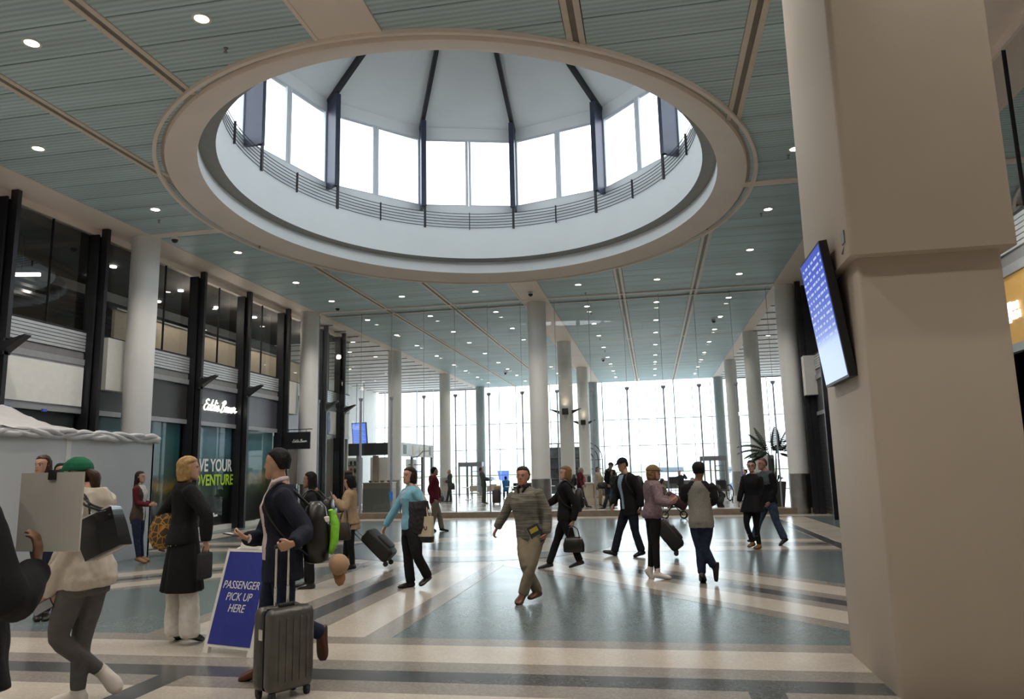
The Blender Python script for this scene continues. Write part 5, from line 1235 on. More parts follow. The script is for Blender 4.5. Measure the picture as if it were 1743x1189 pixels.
PEOPLE = {
 'edge': {'s':1.06,'az':25,'haz':25,'J':{'top':(-2737,2500,1854),'neck':(-2703,2500,1570),'pel':(-2572,2500,1026),'sL':(-2887,2596,1476),'sR':(-2497,2404,1570),'qL':(-2654,2540,1006),'qR':(-2491,2460,1046),'eL':(-3167,2596,1223),'wL':(-3129,2596,953),'hL':(-3113,2596,844),'kL':(-2778,2540,569),'aL':(-2721,2540,128),'tL':(-2831,2671,21),'eR':(-2283,2404,1198),'wR':(-2388,2616,1317),'hR':(-2382,2616,1419),'kR':(-2516,2460,612),'aR':(-2466,2460,190),'tR':(-2572,2593,83)}},
 'sweat': {'s':1.08,'az':-88,'haz':-80,'fem':1,'J':{'top':(-4399,5150,1833),'neck':(-4269,5150,1558),'pel':(-4250,5150,928),'sL':(-4274,4972,1510),'sR':(-4262,5328,1510),'qL':(-4254,5055,928),'qR':(-4247,5245,928),'eL':(-4242,4972,1155),'wL':(-4440,4972,826),'hL':(-4493,4972,751),'kL':(-4397,5055,504),'aL':(-4257,5372,212),'tL':(-4150,5372,130),'eR':(-4653,5328,1069),'wR':(-4709,5392,812),'hR':(-4706,5392,723),'kR':(-4339,5245,471),'aR':(-4338,5245,85),'tR':(-4514,5245,22)}},
 'brunette': {'s':0.97,'az':165,'haz':175,'fem':1,'J':{'top':(-7596,8300,1984),'neck':(-7569,8300,1683),'pel':(-7523,8300,1175),'sL':(-7411,8342,1653),'sR':(-7719,8258,1625),'qL':(-7441,8322,1183),'qR':(-7605,8278,1168),'eL':(-7380,8342,1322),'wL':(-7378,8342,1106),'hL':(-7368,8342,999),'kL':(-7443,8322,623),'aL':(-7403,8322,73),'tL':(-7281,8192,26),'eR':(-7693,8258,1331),'wR':(-7656,8258,1115),'hR':(-7646,8258,1008),'kR':(-7520,8278,628),'aR':(-7479,8278,79),'tR':(-7356,8149,33)}},
 'behind': {'s':0.95,'az':100,'haz':120,'J':{'top':(-9342,10600,1946),'neck':(-9314,10600,1619),'pel':(-9268,10600,1077),'sL':(-9280,10773,1579),'sR':(-9341,10427,1574),'qL':(-9253,10682,1078),'qR':(-9282,10518,1075),'eL':(-9378,10773,1224),'wL':(-9355,10773,946),'hL':(-9326,10773,854),'kL':(-9270,10682,578),'aL':(-9232,10682,71),'tL':(-9144,10682,27),'eR':(-9203,10427,1240),'wR':(-9180,10427,970),'hR':(-9172,10427,881),'kR':(-9212,10518,594),'aR':(-9173,10518,94),'tR':(-9065,10518,50)}},
 'vest': {'s':0.95,'az':82,'haz':80,'fem':1,'J':{'top':(-10366,13900,1826),'neck':(-10373,13900,1517),'pel':(-10374,13900,903),'sL':(-10395,14055,1474),'sR':(-10351,13745,1474),'qL':(-10385,13983,903),'qR':(-10362,13817,903),'eL':(-10414,14055,1191),'wL':(-10195,14055,1164),'hL':(-10113,14055,1139),'kL':(-10368,13983,488),'aL':(-10383,14090,103),'tL':(-10231,14090,33),'eR':(-10303,13745,1191),'wR':(-10008,13745,1152),'hR':(-9903,13745,1162),'kR':(-10310,13817,479),'aR':(-10247,13817,111),'tR':(-10057,13817,19)}},
 'coat': {'s':1.0,'az':45,'haz':58,'fem':1,'J':{'top':(-4800,7200,1882),'neck':(-4831,7200,1578),'pel':(-4829,7200,1014),'sL':(-4948,7317,1532),'sR':(-4715,7083,1533),'qL':(-4891,7262,1014),'qR':(-4766,7138,1015),'eL':(-5178,7317,1278),'wL':(-5184,7317,1035),'hL':(-5179,7317,944),'kL':(-4931,7262,511),'aL':(-4923,7262,128),'tL':(-4966,7412,20),'eR':(-4499,7083,1281),'wR':(-4500,7083,1019),'hR':(-4501,7083,921),'kR':(-4694,7138,522),'aR':(-4674,7138,141),'tR':(-4638,7291,35)}},
 'asian': {'s':1.02,'az':-118,'haz':-86,'J':{'top':(-3123,5900,1886),'neck':(-3075,5900,1548),'pel':(-3059,5900,1000),'sL':(-2985,5733,1505),'sR':(-3163,6067,1500),'qL':(-3017,5821,1001),'qR':(-3101,5979,998),'eL':(-2750,5733,1211),'wL':(-2756,5488,1140),'hL':(-2833,5488,1118),'kL':(-2964,5821,547),'aL':(-2832,6177,348),'tL':(-2802,6177,152),'eR':(-3329,6067,1136),'wR':(-3321,5813,1156),'hR':(-3406,5813,1175),'kR':(-3223,5979,528),'aR':(-3236,5979,112),'tR':(-3426,5979,20)}},
 'darkhair': {'s':0.98,'az':-95,'haz':-95,'fem':1,'J':{'top':(-5163,10800,1711),'neck':(-5090,10800,1401),'pel':(-5116,10800,861),'sL':(-5078,10639,1356),'sR':(-5106,10961,1357),'qL':(-5108,10714,860),'qR':(-5123,10886,861),'eL':(-4895,10639,1085),'wL':(-4983,10639,873),'hL':(-5038,10639,788),'kL':(-5094,10714,441),'aL':(-5067,10714,79),'tL':(-5187,10714,20),'eR':(-5246,10961,1087),'wR':(-5328,10961,894),'hR':(-5365,10961,823),'kR':(-5194,10886,421),'aR':(-5196,10886,78),'tR':(-5309,10886,27)}},
 'tan': {'s':0.97,'az':-98,'haz':-95,'hp':-18,'fem':1,'J':{'top':(-5439,12900,1644),'neck':(-5379,12900,1350),'pel':(-5361,12900,813),'sL':(-5355,12742,1307),'sR':(-5400,13058,1306),'qL':(-5349,12815,813),'qR':(-5373,12985,813),'eL':(-5345,12620,1054),'wL':(-5513,12620,1219),'hL':(-5591,12620,1291),'kL':(-5321,12815,433),'aL':(-5283,12815,91),'tL':(-5436,12815,21),'eR':(-5577,13058,1055),'wR':(-5716,13058,1204),'hR':(-5785,13058,1247),'kR':(-5469,12985,427),'aR':(-5487,12985,101),'tR':(-5642,12985,19)}},
 'blue': {'s':0.98,'az':-132,'haz':-148,'fem':1,'fat':1.12,'J':{'top':(-3612,10900,1747),'neck':(-3584,10900,1433),'pel':(-3576,10900,866),'sL':(-3475,10780,1391),'sR':(-3692,11020,1388),'qL':(-3518,10836,867),'qR':(-3633,10964,865),'eL':(-3293,10780,1151),'wL':(-3527,10780,1231),'hL':(-3636,10780,1232),'kL':(-3429,10724,471),'aL':(-3348,10977,156),'tL':(-3400,10825,61),'eR':(-3865,11020,1129),'wR':(-4023,11020,878),'hR':(-4060,11020,801),'kR':(-3652,10964,453),'aR':(-3606,10964,74),'tR':(-3723,10826,27)}},
 'maroon': {'s':1.0,'az':60,'haz':55,'J':{'top':(-6239,21200,1831),'neck':(-6294,21200,1545),'pel':(-6245,21200,874),'sL':(-6383,21360,1494),'sR':(-6198,21040,1507),'qL':(-6289,21276,871),'qR':(-6201,21124,877),'eL':(-6183,21360,1203),'wL':(-6150,21360,933),'hL':(-6132,21360,866),'kL':(-6129,21276,453),'aL':(-6062,21276,88),'tL':(-5870,21276,20),'eR':(-6371,21040,1181),'wR':(-6232,21040,914),'hR':(-6163,21040,830),'kR':(-6242,21124,447),'aR':(-6332,21124,118),'tR':(-6253,21268,24)}},
 'striped': {'s':1.0,'az':-160,'haz':-172,'fat':1.1,'J':{'top':(-1714,9950,1709),'neck':(-1690,9950,1392),'pel':(-1626,9950,812),'sL':(-1512,9886,1366),'sR':(-1858,10014,1328),'qL':(-1544,9920,821),'qR':(-1708,9980,803),'eL':(-1390,9886,1093),'wL':(-1389,9825,851),'hL':(-1438,9825,770),'kL':(-1603,9743,434),'aL':(-1711,9743,100),'tL':(-1744,9574,20),'eR':(-1963,10014,1124),'wR':(-2088,10014,910),'hR':(-2129,10014,842),'kR':(-1669,9728,458),'aR':(-1551,9939,114),'tR':(-1618,9770,60)}},
 'black': {'s':0.97,'az':-90,'haz':-112,'fem':1,'J':{'top':(-1497,13000,1721),'neck':(-1487,13000,1430),'pel':(-1527,13000,857),'sL':(-1490,12840,1387),'sR':(-1490,13160,1387),'qL':(-1527,12915,857),'qR':(-1527,13085,857),'eL':(-1301,12840,1078),'wL':(-1361,12840,807),'hL':(-1384,12840,721),'kL':(-1410,12915,492),'aL':(-1284,12915,146),'tL':(-1455,12915,51),'eR':(-1711,13160,1139),'wR':(-1870,13326,1063),'hR':(-1923,13326,1044),'kR':(-1682,13085,459),'aR':(-1826,13085,88),'tR':(-1971,13085,19)}},
 'suit': {'s':1.03,'az':-128,'haz':-125,'hp':-15,'J':{'top':(-612,14900,1861),'neck':(-537,14900,1518),'pel':(-487,14900,900),'sL':(-416,14750,1482),'sR':(-650,15050,1463),'qL':(-431,14828,905),'qR':(-542,14972,896),'eL':(-268,14750,1192),'wL':(-259,14750,927),'hL':(-274,14750,850),'kL':(-394,14828,462),'aL':(-290,14828,101),'tL':(-412,14693,30),'eR':(-743,15050,1145),'wR':(-787,14864,973),'hR':(-835,14864,907),'kR':(-702,14972,464),'aR':(-809,14972,77),'tR':(-998,14921,83)}},
 'pink': {'s':0.97,'az':70,'haz':80,'fem':1,'J':{'top':(10,11900,1701),'neck':(-21,11900,1433),'pel':(-29,11900,944),'sL':(-77,12050,1390),'sR':(33,11750,1388),'qL':(-58,11980,945),'qR':(0,11820,944),'eL':(45,12143,1154),'wL':(218,12143,1161),'hL':(282,12143,1178),'kL':(-69,11980,516),'aL':(-118,11980,97),'tL':(-113,11980,19),'eR':(85,11609,1150),'wR':(231,11609,1131),'hR':(284,11609,1165),'kR':(-16,11820,531),'aR':(-13,11820,93),'tR':(165,11820,25)}},
 'raglan': {'s':0.98,'az':8,'haz':10,'J':{'top':(665,11400,1724),'neck':(646,11400,1410),'pel':(654,11400,872),'sL':(467,11425,1363),'sR':(826,11375,1369),'qL':(569,11412,871),'qR':(740,11388,874),'eL':(434,11425,1210),'wL':(533,11641,1148),'hL':(601,11641,1147),'kL':(615,11412,491),'aL':(618,11412,138),'tL':(636,11555,20),'eR':(844,11375,1155),'wR':(776,11609,1129),'hR':(710,11609,1147),'kR':(671,11388,493),'aR':(787,11388,247),'tR':(807,11388,52)}},
 'tunic': {'s':0.95,'az':-152,'haz':-165,'fem':1,'J':{'top':(1999,16200,1765),'neck':(2000,16200,1454),'pel':(1969,16200,862),'sL':(2136,16126,1404),'sR':(1860,16274,1419),'qL':(2043,16161,858),'qR':(1896,16239,866),'eL':(2164,16126,1133),'wL':(2041,16126,865),'hL':(1999,16126,760),'kL':(2005,16161,466),'aL':(2033,16161,71),'tL':(1942,16011,29),'eR':(1778,16274,1159),'wR':(1716,16274,934),'hR':(1697,16274,839),'kR':(1803,16093,496),'aR':(1911,16163,118),'tR':(1821,16016,63)}},
 'fleece': {'s':1.0,'az':-120,'haz':-118,'J':{'top':(2323,17000,1808),'neck':(2373,17000,1493),'pel':(2399,17000,872),'sL':(2467,16840,1452),'sR':(2282,17160,1444),'qL':(2443,16924,873),'qR':(2355,17076,870),'eL':(2528,16840,1145),'wL':(2401,16840,890),'hL':(2347,16840,806),'kL':(2514,16924,482),'aL':(2653,16924,129),'tL':(2544,16813,20),'eR':(2200,17160,1168),'wR':(2110,17160,944),'hR':(2080,17160,870),'kR':(2175,17076,476),'aR':(2065,17076,133),'tR':(1937,16945,84)}},
 'blonde_far': {'s':1.0,'az':-85,'haz':-80,'fem':1,'J':{'top':(-11521,42000,1832),'neck':(-11454,42000,1564),'pel':(-11460,42000,933),'sL':(-11468,41836,1519),'sR':(-11440,42164,1519),'qL':(-11467,41912,934),'qR':(-11452,42088,933),'eL':(-11412,41836,1233),'wL':(-11656,41836,1106),'hL':(-11760,41836,1108),'kL':(-11406,41912,473),'aL':(-11375,41912,78),'tL':(-11548,41912,48),'eR':(-11572,42164,1231),'wR':(-11782,42164,1169),'hR':(-11852,42164,1170),'kR':(-11592,42088,470),'aR':(-11666,42088,75),'tR':(-11805,42088,44)}},
 'uniform': {'s':1.0,'az':68,'haz':60,'fem':1,'J':{'top':(-8998,39300,1901),'neck':(-8970,39300,1622),'pel':(-8853,39300,973),'sL':(-9022,39453,1567),'sR':(-8902,39147,1589),'qL':(-8885,39382,967),'qR':(-8821,39218,979),'eL':(-8817,39453,1339),'wL':(-8562,39453,1241),'hL':(-8466,39453,1209),'kL':(-8911,39382,511),'aL':(-8950,39382,114),'tL':(-8824,39382,20),'eR':(-8813,39147,1282),'wR':(-8559,39147,1215),'hR':(-8432,39147,1213),'kR':(-8810,39218,515),'aR':(-8818,39218,88),'tR':(-8692,39218,25)}},
 'seatblue': {'s':0.97,'az':-30,'haz':-20,'J':{'top':(-8992,46000,1364),'neck':(-8979,46000,1113),'pel':(-8991,46000,541),'sL':(-9135,45910,1073),'sR':(-8824,46090,1066),'qL':(-9065,45957,542),'qR':(-8917,46043,539),'eL':(-9115,45910,867),'wL':(-9118,45910,688),'hL':(-9120,45910,617),'kL':(-9174,46358,498),'aL':(-9182,46358,103),'tL':(-9251,46510,26),'eR':(-8816,46090,857),'wR':(-8820,46090,678),'hR':(-8822,46090,607),'kR':(-8969,46454,492),'aR':(-8978,46454,96),'tR':(-9046,46607,19)}},
 'maroon_old': {'s':1.03,'az':80,'haz':80,'J':{'top':(-3124,33500,1761),'neck':(-3185,33500,1505),'pel':(-3183,33500,864),'sL':(-3218,33688,1459),'sR':(-3152,33312,1459),'qL':(-3199,33589,864),'qR':(-3168,33411,864),'eL':(-3147,33801,1192),'wL':(-3049,33801,1009),'hL':(-3000,33801,931),'kL':(-3284,33589,480),'aL':(-3454,33589,125),'tL':(-3276,33589,21),'eR':(-3226,33252,1176),'wR':(-3079,33252,969),'hR':(-3030,33252,892),'kR':(-3060,33411,482),'aR':(-2920,33411,100),'tR':(-2716,33411,47)}},
 'capfar': {'s':1.06,'az':-70,'haz':-150,'J':{'top':(-1684,31000,1927),'neck':(-1745,31000,1620),'pel':(-1822,31000,938),'sL':(-1817,30816,1581),'sR':(-1684,31184,1566),'qL':(-1854,30912,942),'qR':(-1791,31088,935),'eL':(-1910,30746,1296),'wL':(-1826,30746,1061),'hL':(-1759,30746,966),'kL':(-1883,30912,497),'aL':(-2016,30912,149),'tL':(-2185,30912,82),'eR':(-1610,31368,1330),'wR':(-1718,31368,1047),'hR':(-1770,31368,976),'kR':(-1775,31088,489),'aR':(-1673,31088,113),'tR':(-1819,31088,21)}},
 'companion': {'s':0.93,'az':-100,'haz':-95,'fem':1,'J':{'top':(-1570,30400,1629),'neck':(-1557,30400,1397),'pel':(-1605,30400,844),'sL':(-1534,30249,1353),'sR':(-1587,30551,1357),'qL':(-1591,30319,843),'qR':(-1619,30481,845),'eL':(-1512,30158,1100),'wL':(-1655,30158,988),'hL':(-1725,30158,967),'kL':(-1641,30319,457),'aL':(-1634,30319,92),'tL':(-1775,30319,26),'eR':(-1608,30708,1139),'wR':(-1730,30708,1024),'hR':(-1802,30708,1003),'kR':(-1696,30481,452),'aR':(-1712,30481,85),'tR':(-1855,30481,19)}},
 'seattan': {'s':0.95,'az':120,'haz':140,'fem':1,'J':{'top':(-2507,35000,1760),'neck':(-2518,35000,1492),'pel':(-2490,35000,852),'sL':(-2438,35136,1453),'sR':(-2594,34864,1446),'qL':(-2448,35072,854),'qR':(-2532,34928,850),'eL':(-2323,35136,1192),'wL':(-2360,35136,953),'hL':(-2417,35136,900),'kL':(-2235,34733,775),'aL':(-2263,34733,93),'tL':(-2153,34611,19),'eR':(-2654,34864,1203),'wR':(-2583,34864,963),'hR':(-2532,34864,909),'kR':(-2383,34559,756),'aR':(-2411,34559,103),'tR':(-2276,34466,28)}},
 'raisedarm': {'s':0.9,'az':170,'haz':175,'J':{'top':(1404,42000,1488),'neck':(1450,42000,1204),'pel':(1479,42000,639),'sL':(1616,42029,1172),'sR':(1288,41971,1155),'qL':(1557,42014,643),'qR':(1401,41986,635),'eL':(1783,42029,1039),'wL':(1643,42029,1294),'hL':(1553,42029,1359),'kL':(1525,42014,356),'aL':(1511,42014,107),'tL':(1562,41877,18),'eR':(1308,41971,925),'wR':(1295,41971,705),'hR':(1290,41971,612),'kR':(1369,41986,360),'aR':(1355,41986,111),'tR':(1345,41840,23)}},
 'seathead': {'s':0.95,'az':100,'haz':80,'J':{'top':(361,30300,1221),'neck':(347,30300,972),'pel':(319,30300,452),'sL':(375,30473,927),'sR':(314,30127,931),'qL':(333,30382,451),'qR':(305,30218,453),'eL':(470,30473,692),'wL':(553,30473,555),'hL':(597,30473,531),'kL':(634,30382,421),'aL':(639,30382,106),'tL':(794,30382,59),'eR':(241,30127,708),'wR':(367,30127,548),'hR':(433,30127,525),'kR':(540,30218,407),'aR':(544,30218,71),'tR':(698,30218,25)}},
 'bent': {'s':1.0,'az':-75,'haz':-80,'hp':-45,'J':{'top':(2135,30200,1008),'neck':(2301,30200,848),'pel':(2564,30200,510),'sL':(2299,30019,789),'sR':(2359,30381,836),'qL':(2550,30114,499),'qR':(2579,30286,521),'eL':(2386,29851,570),'wL':(2266,29851,396),'hL':(2197,29851,331),'kL':(2468,29736,310),'aL':(2570,30082,95),'tL':(2414,30082,31),'eR':(2306,30486,571),'wR':(2205,30486,393),'hR':(2136,30486,350),'kR':(2379,29975,301),'aR':(2460,30326,84),'tR':(2302,30326,20)}},
 'purple': {'s':0.92,'az':-95,'haz':-95,'J':{'top':(4367,37800,1484),'neck':(4295,37800,1234),'pel':(4221,37800,568),'sL':(4305,37630,1191),'sR':(4276,37970,1194),'qL':(4228,37719,567),'qR':(4214,37881,568),'eL':(4304,37630,874),'wL':(4084,37630,823),'hL':(4003,37630,825),'kL':(4251,37719,348),'aL':(4285,37719,71),'tL':(4146,37719,18),'eR':(4236,37970,898),'wR':(4066,37970,818),'hR':(3984,37970,819),'kR':(4133,37881,345),'aR':(4088,37881,96),'tR':(3948,37881,43)}},
}
# ------------------------------------------------------------------ wardrobe
def cloth(name, c, rough=.85, var=.12, vs=14, bump=.25, bs=180): return mat(name, c, rough, spec=.2, var=var, vscale=vs, bump=bump, bscale=bs)
BLK = cloth('black_wool', (.012, .012, .014)); NVY = cloth('navy_suit', (.014, .017, .030)); DEN = cloth('dark_denim', (.020, .027, .055), var=.3)
JEAN = cloth('mid_denim', (.05, .075, .13), var=.3); KHAKI = cloth('khaki_twill', (.22, .185, .13)); CHAR = cloth('charcoal_knit', (.035, .034, .037))
GPANT = cloth('grey_leggings', (.105, .10, .102)); CREAMK = cloth('cream_sweatshirt', (.52, .47, .41)); WHT = cloth('white_cotton', (.62, .60, .57))
TANW = cloth('tan_wool_coat', (.42, .30, .19)); SKYB = cloth('sky_blue_cardigan', (.20, .47, .60)); MAR = cloth('maroon_shirt', (.11, .012, .022)); PINKP = cloth('dusty_pink_shirt', (.21, .145, .165), var=.25, vs=30)
GREYH = cloth('grey_heather', (.235, .225, .205), var=.15, vs=60); BRN = cloth('brown_vest', (.075, .055, .042)); FLE = cloth('grey_fleece', (.085, .10, .115)); PURP = cloth('purple_top', (.06, .06, .30))
OLIV = cloth('dark_olive_jacket', (.03, .034, .032)); PSHIRT = cloth('pale_pink_shirt', (.62, .52, .55)); LBLUE = cloth('pale_blue_shirt', (.33, .45, .58)); TANTOP = cloth('tan_top', (.42, .36, .26)); BLUET = cloth('blue_top', (.03, .16, .38))
LEA = mat('brown_leather', (.10, .035, .018), .35, var=.2); LEAB = mat('black_leather', (.012, .011, .011), .3, var=.2); TANB = mat('tan_suede', (.24, .12, .05), .7, var=.2); WSHOE = mat('white_canvas', (.62, .58, .54), .6, var=.05); PATENT = mat('black_patent', (.010, .010, .012), .16, var=.1, coat=.6)
H_BLK = cloth('hair_black', (.008, .007, .007), .65, .3, 20, .5, 120); H_BRN = cloth('hair_brown', (.045, .024, .014), .45, .35, 22, .5, 120); H_DBR = cloth('hair_dark_brown', (.024, .014, .009), .45, .3, 22, .5, 120); H_BLO = cloth('hair_blond', (.38, .24, .10), .5, .3, 22, .5, 120); H_DBL = cloth('hair_dark_blond', (.19, .105, .048), .5, .3, 22, .5, 120); H_GRY = cloth('hair_grey', (.30, .29, .28), .5, .2, 22, .5, 120)
SKF = skin('fair', (.50, .29, .215)); SKA = skin('light_tan', (.44, .26, .175)); SKR = skin('ruddy', (.42, .20, .14)); SKD = skin('brown', (.17, .085, .05)); SKB = skin('deep_tan', (.30, .165, .105))
def stripe_mat():
    m = cloth('striped_sweater_knit', (.15, .14, .115)); nt, b, new, link = nodes(m)
    tc = new('ShaderNodeTexCoord'); n = new('ShaderNodeTexNoise'); mp = new('ShaderNodeMapping'); mp.inputs['Scale'].default_value = (4, 4, 120)
    link(tc.outputs['Object'], mp.inputs[0]); link(mp.outputs[0], n.inputs['Vector']); n.inputs['Scale'].default_value = 1; n.inputs['Detail'].default_value = 2
    cr = new('ShaderNodeValToRGB'); cr.color_ramp.elements[0].position = .38; cr.color_ramp.elements[0].color = (.105, .098, .083, 1); cr.color_ramp.elements[1].position = .62; cr.color_ramp.elements[1].color = (.235, .22, .185, 1)
    link(n.outputs['Fac'], cr.inputs['Fac']); link(cr.outputs['Color'], b.inputs['Base Color']); return m
STRIPE = stripe_mat()
def wedge_cut(wid, top=1.06, bot=-.1, side=0.0, k=.35):
    return lambda q, x, y, nv: bot < q < top and y > .02 and nv > .1 and abs(x-side) < wid*max(.25, min(1, .25+.9*(q-.1)))
def strap(mb, pts, r=.012, n=6): mb.tube(crom3(pts), r, n)
def crom3(P, k=6):
    P = [Vector(p) for p in P]; out = []
    for i in range(len(P)-1):
        a, b, c, d = P[max(i-1, 0)], P[i], P[i+1], P[min(i+2, len(P)-1)]
        for j in range(k):
            t = j/k; out.append(.5*((2*b)+(c-a)*t+(2*a-5*b+4*c-d)*t*t+(3*b-a-3*c+d)*t**3))
    return out+[P[-1]]
def worn_pack(p, name, m, w=.30, h=.44, d=.17, drop=.30, parts=True, acc=None, lbl=None, cat='backpack'):
    """backpack as its own thing, hanging on the person's back"""
    c = p.w(p.J['neck']-p.t*(drop*p.s)-p.v*((.165+d/2)*p.s))
    M = frame(c, p.u, p.t)         # x lateral, y up, z = x cross y
    t = thing(name, lbl, cat, c); Mi = Matrix.Translation(-Vector(c)) @ M
    sgn = 1 if (Mi.to_3x3() @ Vector((0, 0, 1))).dot(p.v) < 0 else -1
    mb = MB(); R = []
    for y, ww, dd in ((-.5, .40, .55), (-.46, .48, .9), (-.2, .5, 1.05), (.15, .48, .95), (.4, .40, .75), (.5, .22, .4)):
        R.append([Mi @ Vector((ww*w*math.copysign(abs(math.cos(a))**.6, math.cos(a)), y*h, dd*d*.5*math.copysign(abs(math.sin(a))**.6, math.sin(a)))) for a in [2*PI*i/20 for i in range(20)]])
    mb.loft(R); mb.build('pack_body', m, t, smooth=60)
    MB().rbox((0, -.10*h, sgn*d*.55), (w*.72, h*.45, d*.35), .03, M=Mi).build('front_pocket', acc or m, t, smooth=60)
    for s in (-1, 1):
        mb = MB(); S_ = 'R' if s > 0 else 'L'; sh = p.w(p.J['neck'])+p.u*(s*.105*p.s)+p.t*.05-Vector(c); fr = p.w(p.J['neck'])+p.u*(s*.180*p.s)+p.v*.125*p.s-p.t*.10-Vector(c); lo = p.w(p.J['neck'])+p.u*(s*.195*p.s)-p.v*.0-p.t*.34*p.s-Vector(c)
        strap(mb, [Mi @ Vector((s*.08, h*.45, -sgn*.06)), sh, fr, lo, Mi @ Vector((s*.13, -h*.4, -sgn*.05))], .012, 6); mb.build('strap', m, t, smooth=60)
    return t, Mi, sgn
# ------------------------------------------------------------------ 1 person at the left edge holding up a white sheet
p = Person('edge', 'person in black cropped by the left edge, holding up a white sheet', SKD, .0065)
p.body((.35, .55)); p.top('jacket', BLK, .035, -.30, amp=.010); p.trousers('trousers', BLK); p.shoes(LEAB); p.hair(H_BLK, 'crop')
hw = p.w(p.J['hR']); ww = p.w(p.J['wR'])
mb = MB(); d = (p.J['hR']-p.J['wR']).normalized(); c = p.J['wR']-d*.01
mb.tube([c-d*.018, c+d*.018], .042, 16); p.extra('wristband', mat('green_band', (.16, .75, .22), .5, emit=(.1, .8, .2), estr=.25), mb, raw=True, label='bright green wristband')  # band given a faint green glow of its own
t = thing('white_sheet', 'plain white sheet with a black clip held up at far left', 'paper', (hw.x-.035, hw.y+.09, hw.z+.115), -.05)
MB().box(-.155, .150, -.006, .002, -.16, .155).build('sheet', mat('white_card', (.55, .54, .52), .6, var=.03), t); MB().box(-.015, .02, -.014, .01, .125, .165).build('clip', BLACKM, t)
# ------------------------------------------------------------------ 2 woman in cream sweatshirt
p = Person('sweat', 'person with green cap and brown ponytail in cream sweatshirt walking left', SKF, .0075)
p.body((.5, .5)); p.top('sweatshirt', CREAMK, .032, -.10, amp=.011, flare=.02); p.trousers('leggings', GPANT, .008, cuff=.040, to=.94); p.hair(H_BRN, 'back', cap=True)
p.cap(cloth('green_cap_cloth', (.012, .12, .065))); p.shoes(WSHOE, .012)
mb = MB(); mb.tube(crom3([p.H(0, -.10, .02), p.H(.01, -.155, -.01), p.H(.01, -.165, -.09), p.H(.01, -.135, -.20), p.H(.0, -.115, -.28)]), [.02, .03, .034, .036, .038, .04, .042, .042, .042, .041, .040, .038, .036, .034, .032, .03, .028, .026, .024, .022, .02, .016, .012, .008, .004][:25], 10); p.extra('ponytail', H_BRN, mb, amp=.004, k=50)
mb = MB(); mb.tube([p.H(-.05, .0, -.11), p.H(0, -.095, -.085), p.H(.05, 0, -.11), p.H(0, .05, -.13), p.H(-.05, .0, -.11)], .016, 8); p.extra('collar', WHT, mb, raw=True)
# shiny tote on her shoulder
sh = p.w(p.J['sL']); c = Vector((sh.x+.36, sh.y-.10, sh.z-.23))
t = thing('tote_bag', 'shiny black tote bag on the shoulder of the cream sweatshirt woman', 'bag', c, 0)
Mb = Matrix.Rotation(-.42, 4, 'Y') @ Matrix.Rotation(.1, 4, 'Z')
mb = MB(); mb.loft([[Mb @ Vector((x*sx, y*sy, z)) for x, y in ((-1, -1), (-.3, -1.2), (.3, -1.2), (1, -1), (1, 1), (.3, 1.15), (-.3, 1.15), (-1, 1))] for sx, sy, z in ((.10, .05, -.155), (.135, .075, -.15), (.15, .07, 0), (.155, .06, .13), (.15, .055, .14))]); mb.build('bag_body', PATENT, t, smooth=50)
MB().loft([[Mb @ Vector((x*.135, y*.045, z)) for x, y in ((-1, -1), (1, -1), (1, 1), (-1, 1))] for z in (.12, .155)]).build('papers', WHT, t)
for s in (-1, 1):
    mb = MB(); strap(mb, [Mb @ Vector((-.10, s*.06, .12)), Vector((-.20, s*.03+.04, .24)), Vector((sh.x-c.x-.0, sh.y-c.y+.03*s, sh.z-c.z+.085)), Vector((-.13, s*.03, .2)), Mb @ Vector((.10, s*.06, .12))], .009); mb.build('handle', PATENT, t)
hw = p.w(p.J['hL'])
t = thing('smartphone', 'black smartphone in the lowered hand of the cream sweatshirt woman', 'phone', (hw.x+.06, hw.y-.02, hw.z-.0), .2)
MB().rbox((0, 0, 0), (.15, .012, .075), .006, M=Matrix.Rotation(-.5, 4, 'Y')).build('case', BLACKM, t); MB().box(-.07, .07, -.0075, -.0065, -.032, .032, Matrix.Rotation(-.5, 4, 'Y')).build('phone_screen', mat('phone_glass', (.25, .27, .3), .1), t)
t = thing('clutch', 'black clutch tucked beside the arm of the cream sweatshirt woman', 'bag', (hw.x+.13, hw.y+.12, hw.z+.08)); MB().rbox((0, 0, 0), (.13, .06, .22), .03, M=Matrix.Rotation(.35, 4, 'Y')).build('bag_body', LEAB, t, smooth=50)
# ------------------------------------------------------------------ 3,4 two heads behind the sheet
p = Person('brunette', 'brown haired person facing the camera just above the white sheet', SKF, .010); p.body(); p.top('jacket', CHAR, .02); p.trousers('trousers', DEN); p.shoes(LEAB); p.hair(H_BRN, 'bob')
p = Person('behind', 'dark haired person mostly hidden behind the white sheet and green cap', SKA, .011); p.body(); p.top('jacket', OLIV, .02); p.trousers('trousers', DEN); p.shoes(LEAB); p.hair(H_BLK, 'short')
# ------------------------------------------------------------------ 5 vest woman
p = Person('vest', 'person with long dark hair in brown vest and maroon sleeves before the hoarding', SKF, .009); p.body((.5, .5)); p.top('blouse', MAR, .014, .0, amp=.004)
p.top('vest', BRN, .026, -.12, sleeve=0, arms='', cut=wedge_cut(.10), cutname='scarf', cutmat=WHT); p.trousers('jeans', DEN, .009, cuff=.04); p.shoes(TANB); p.hair(H_DBR, 'long')
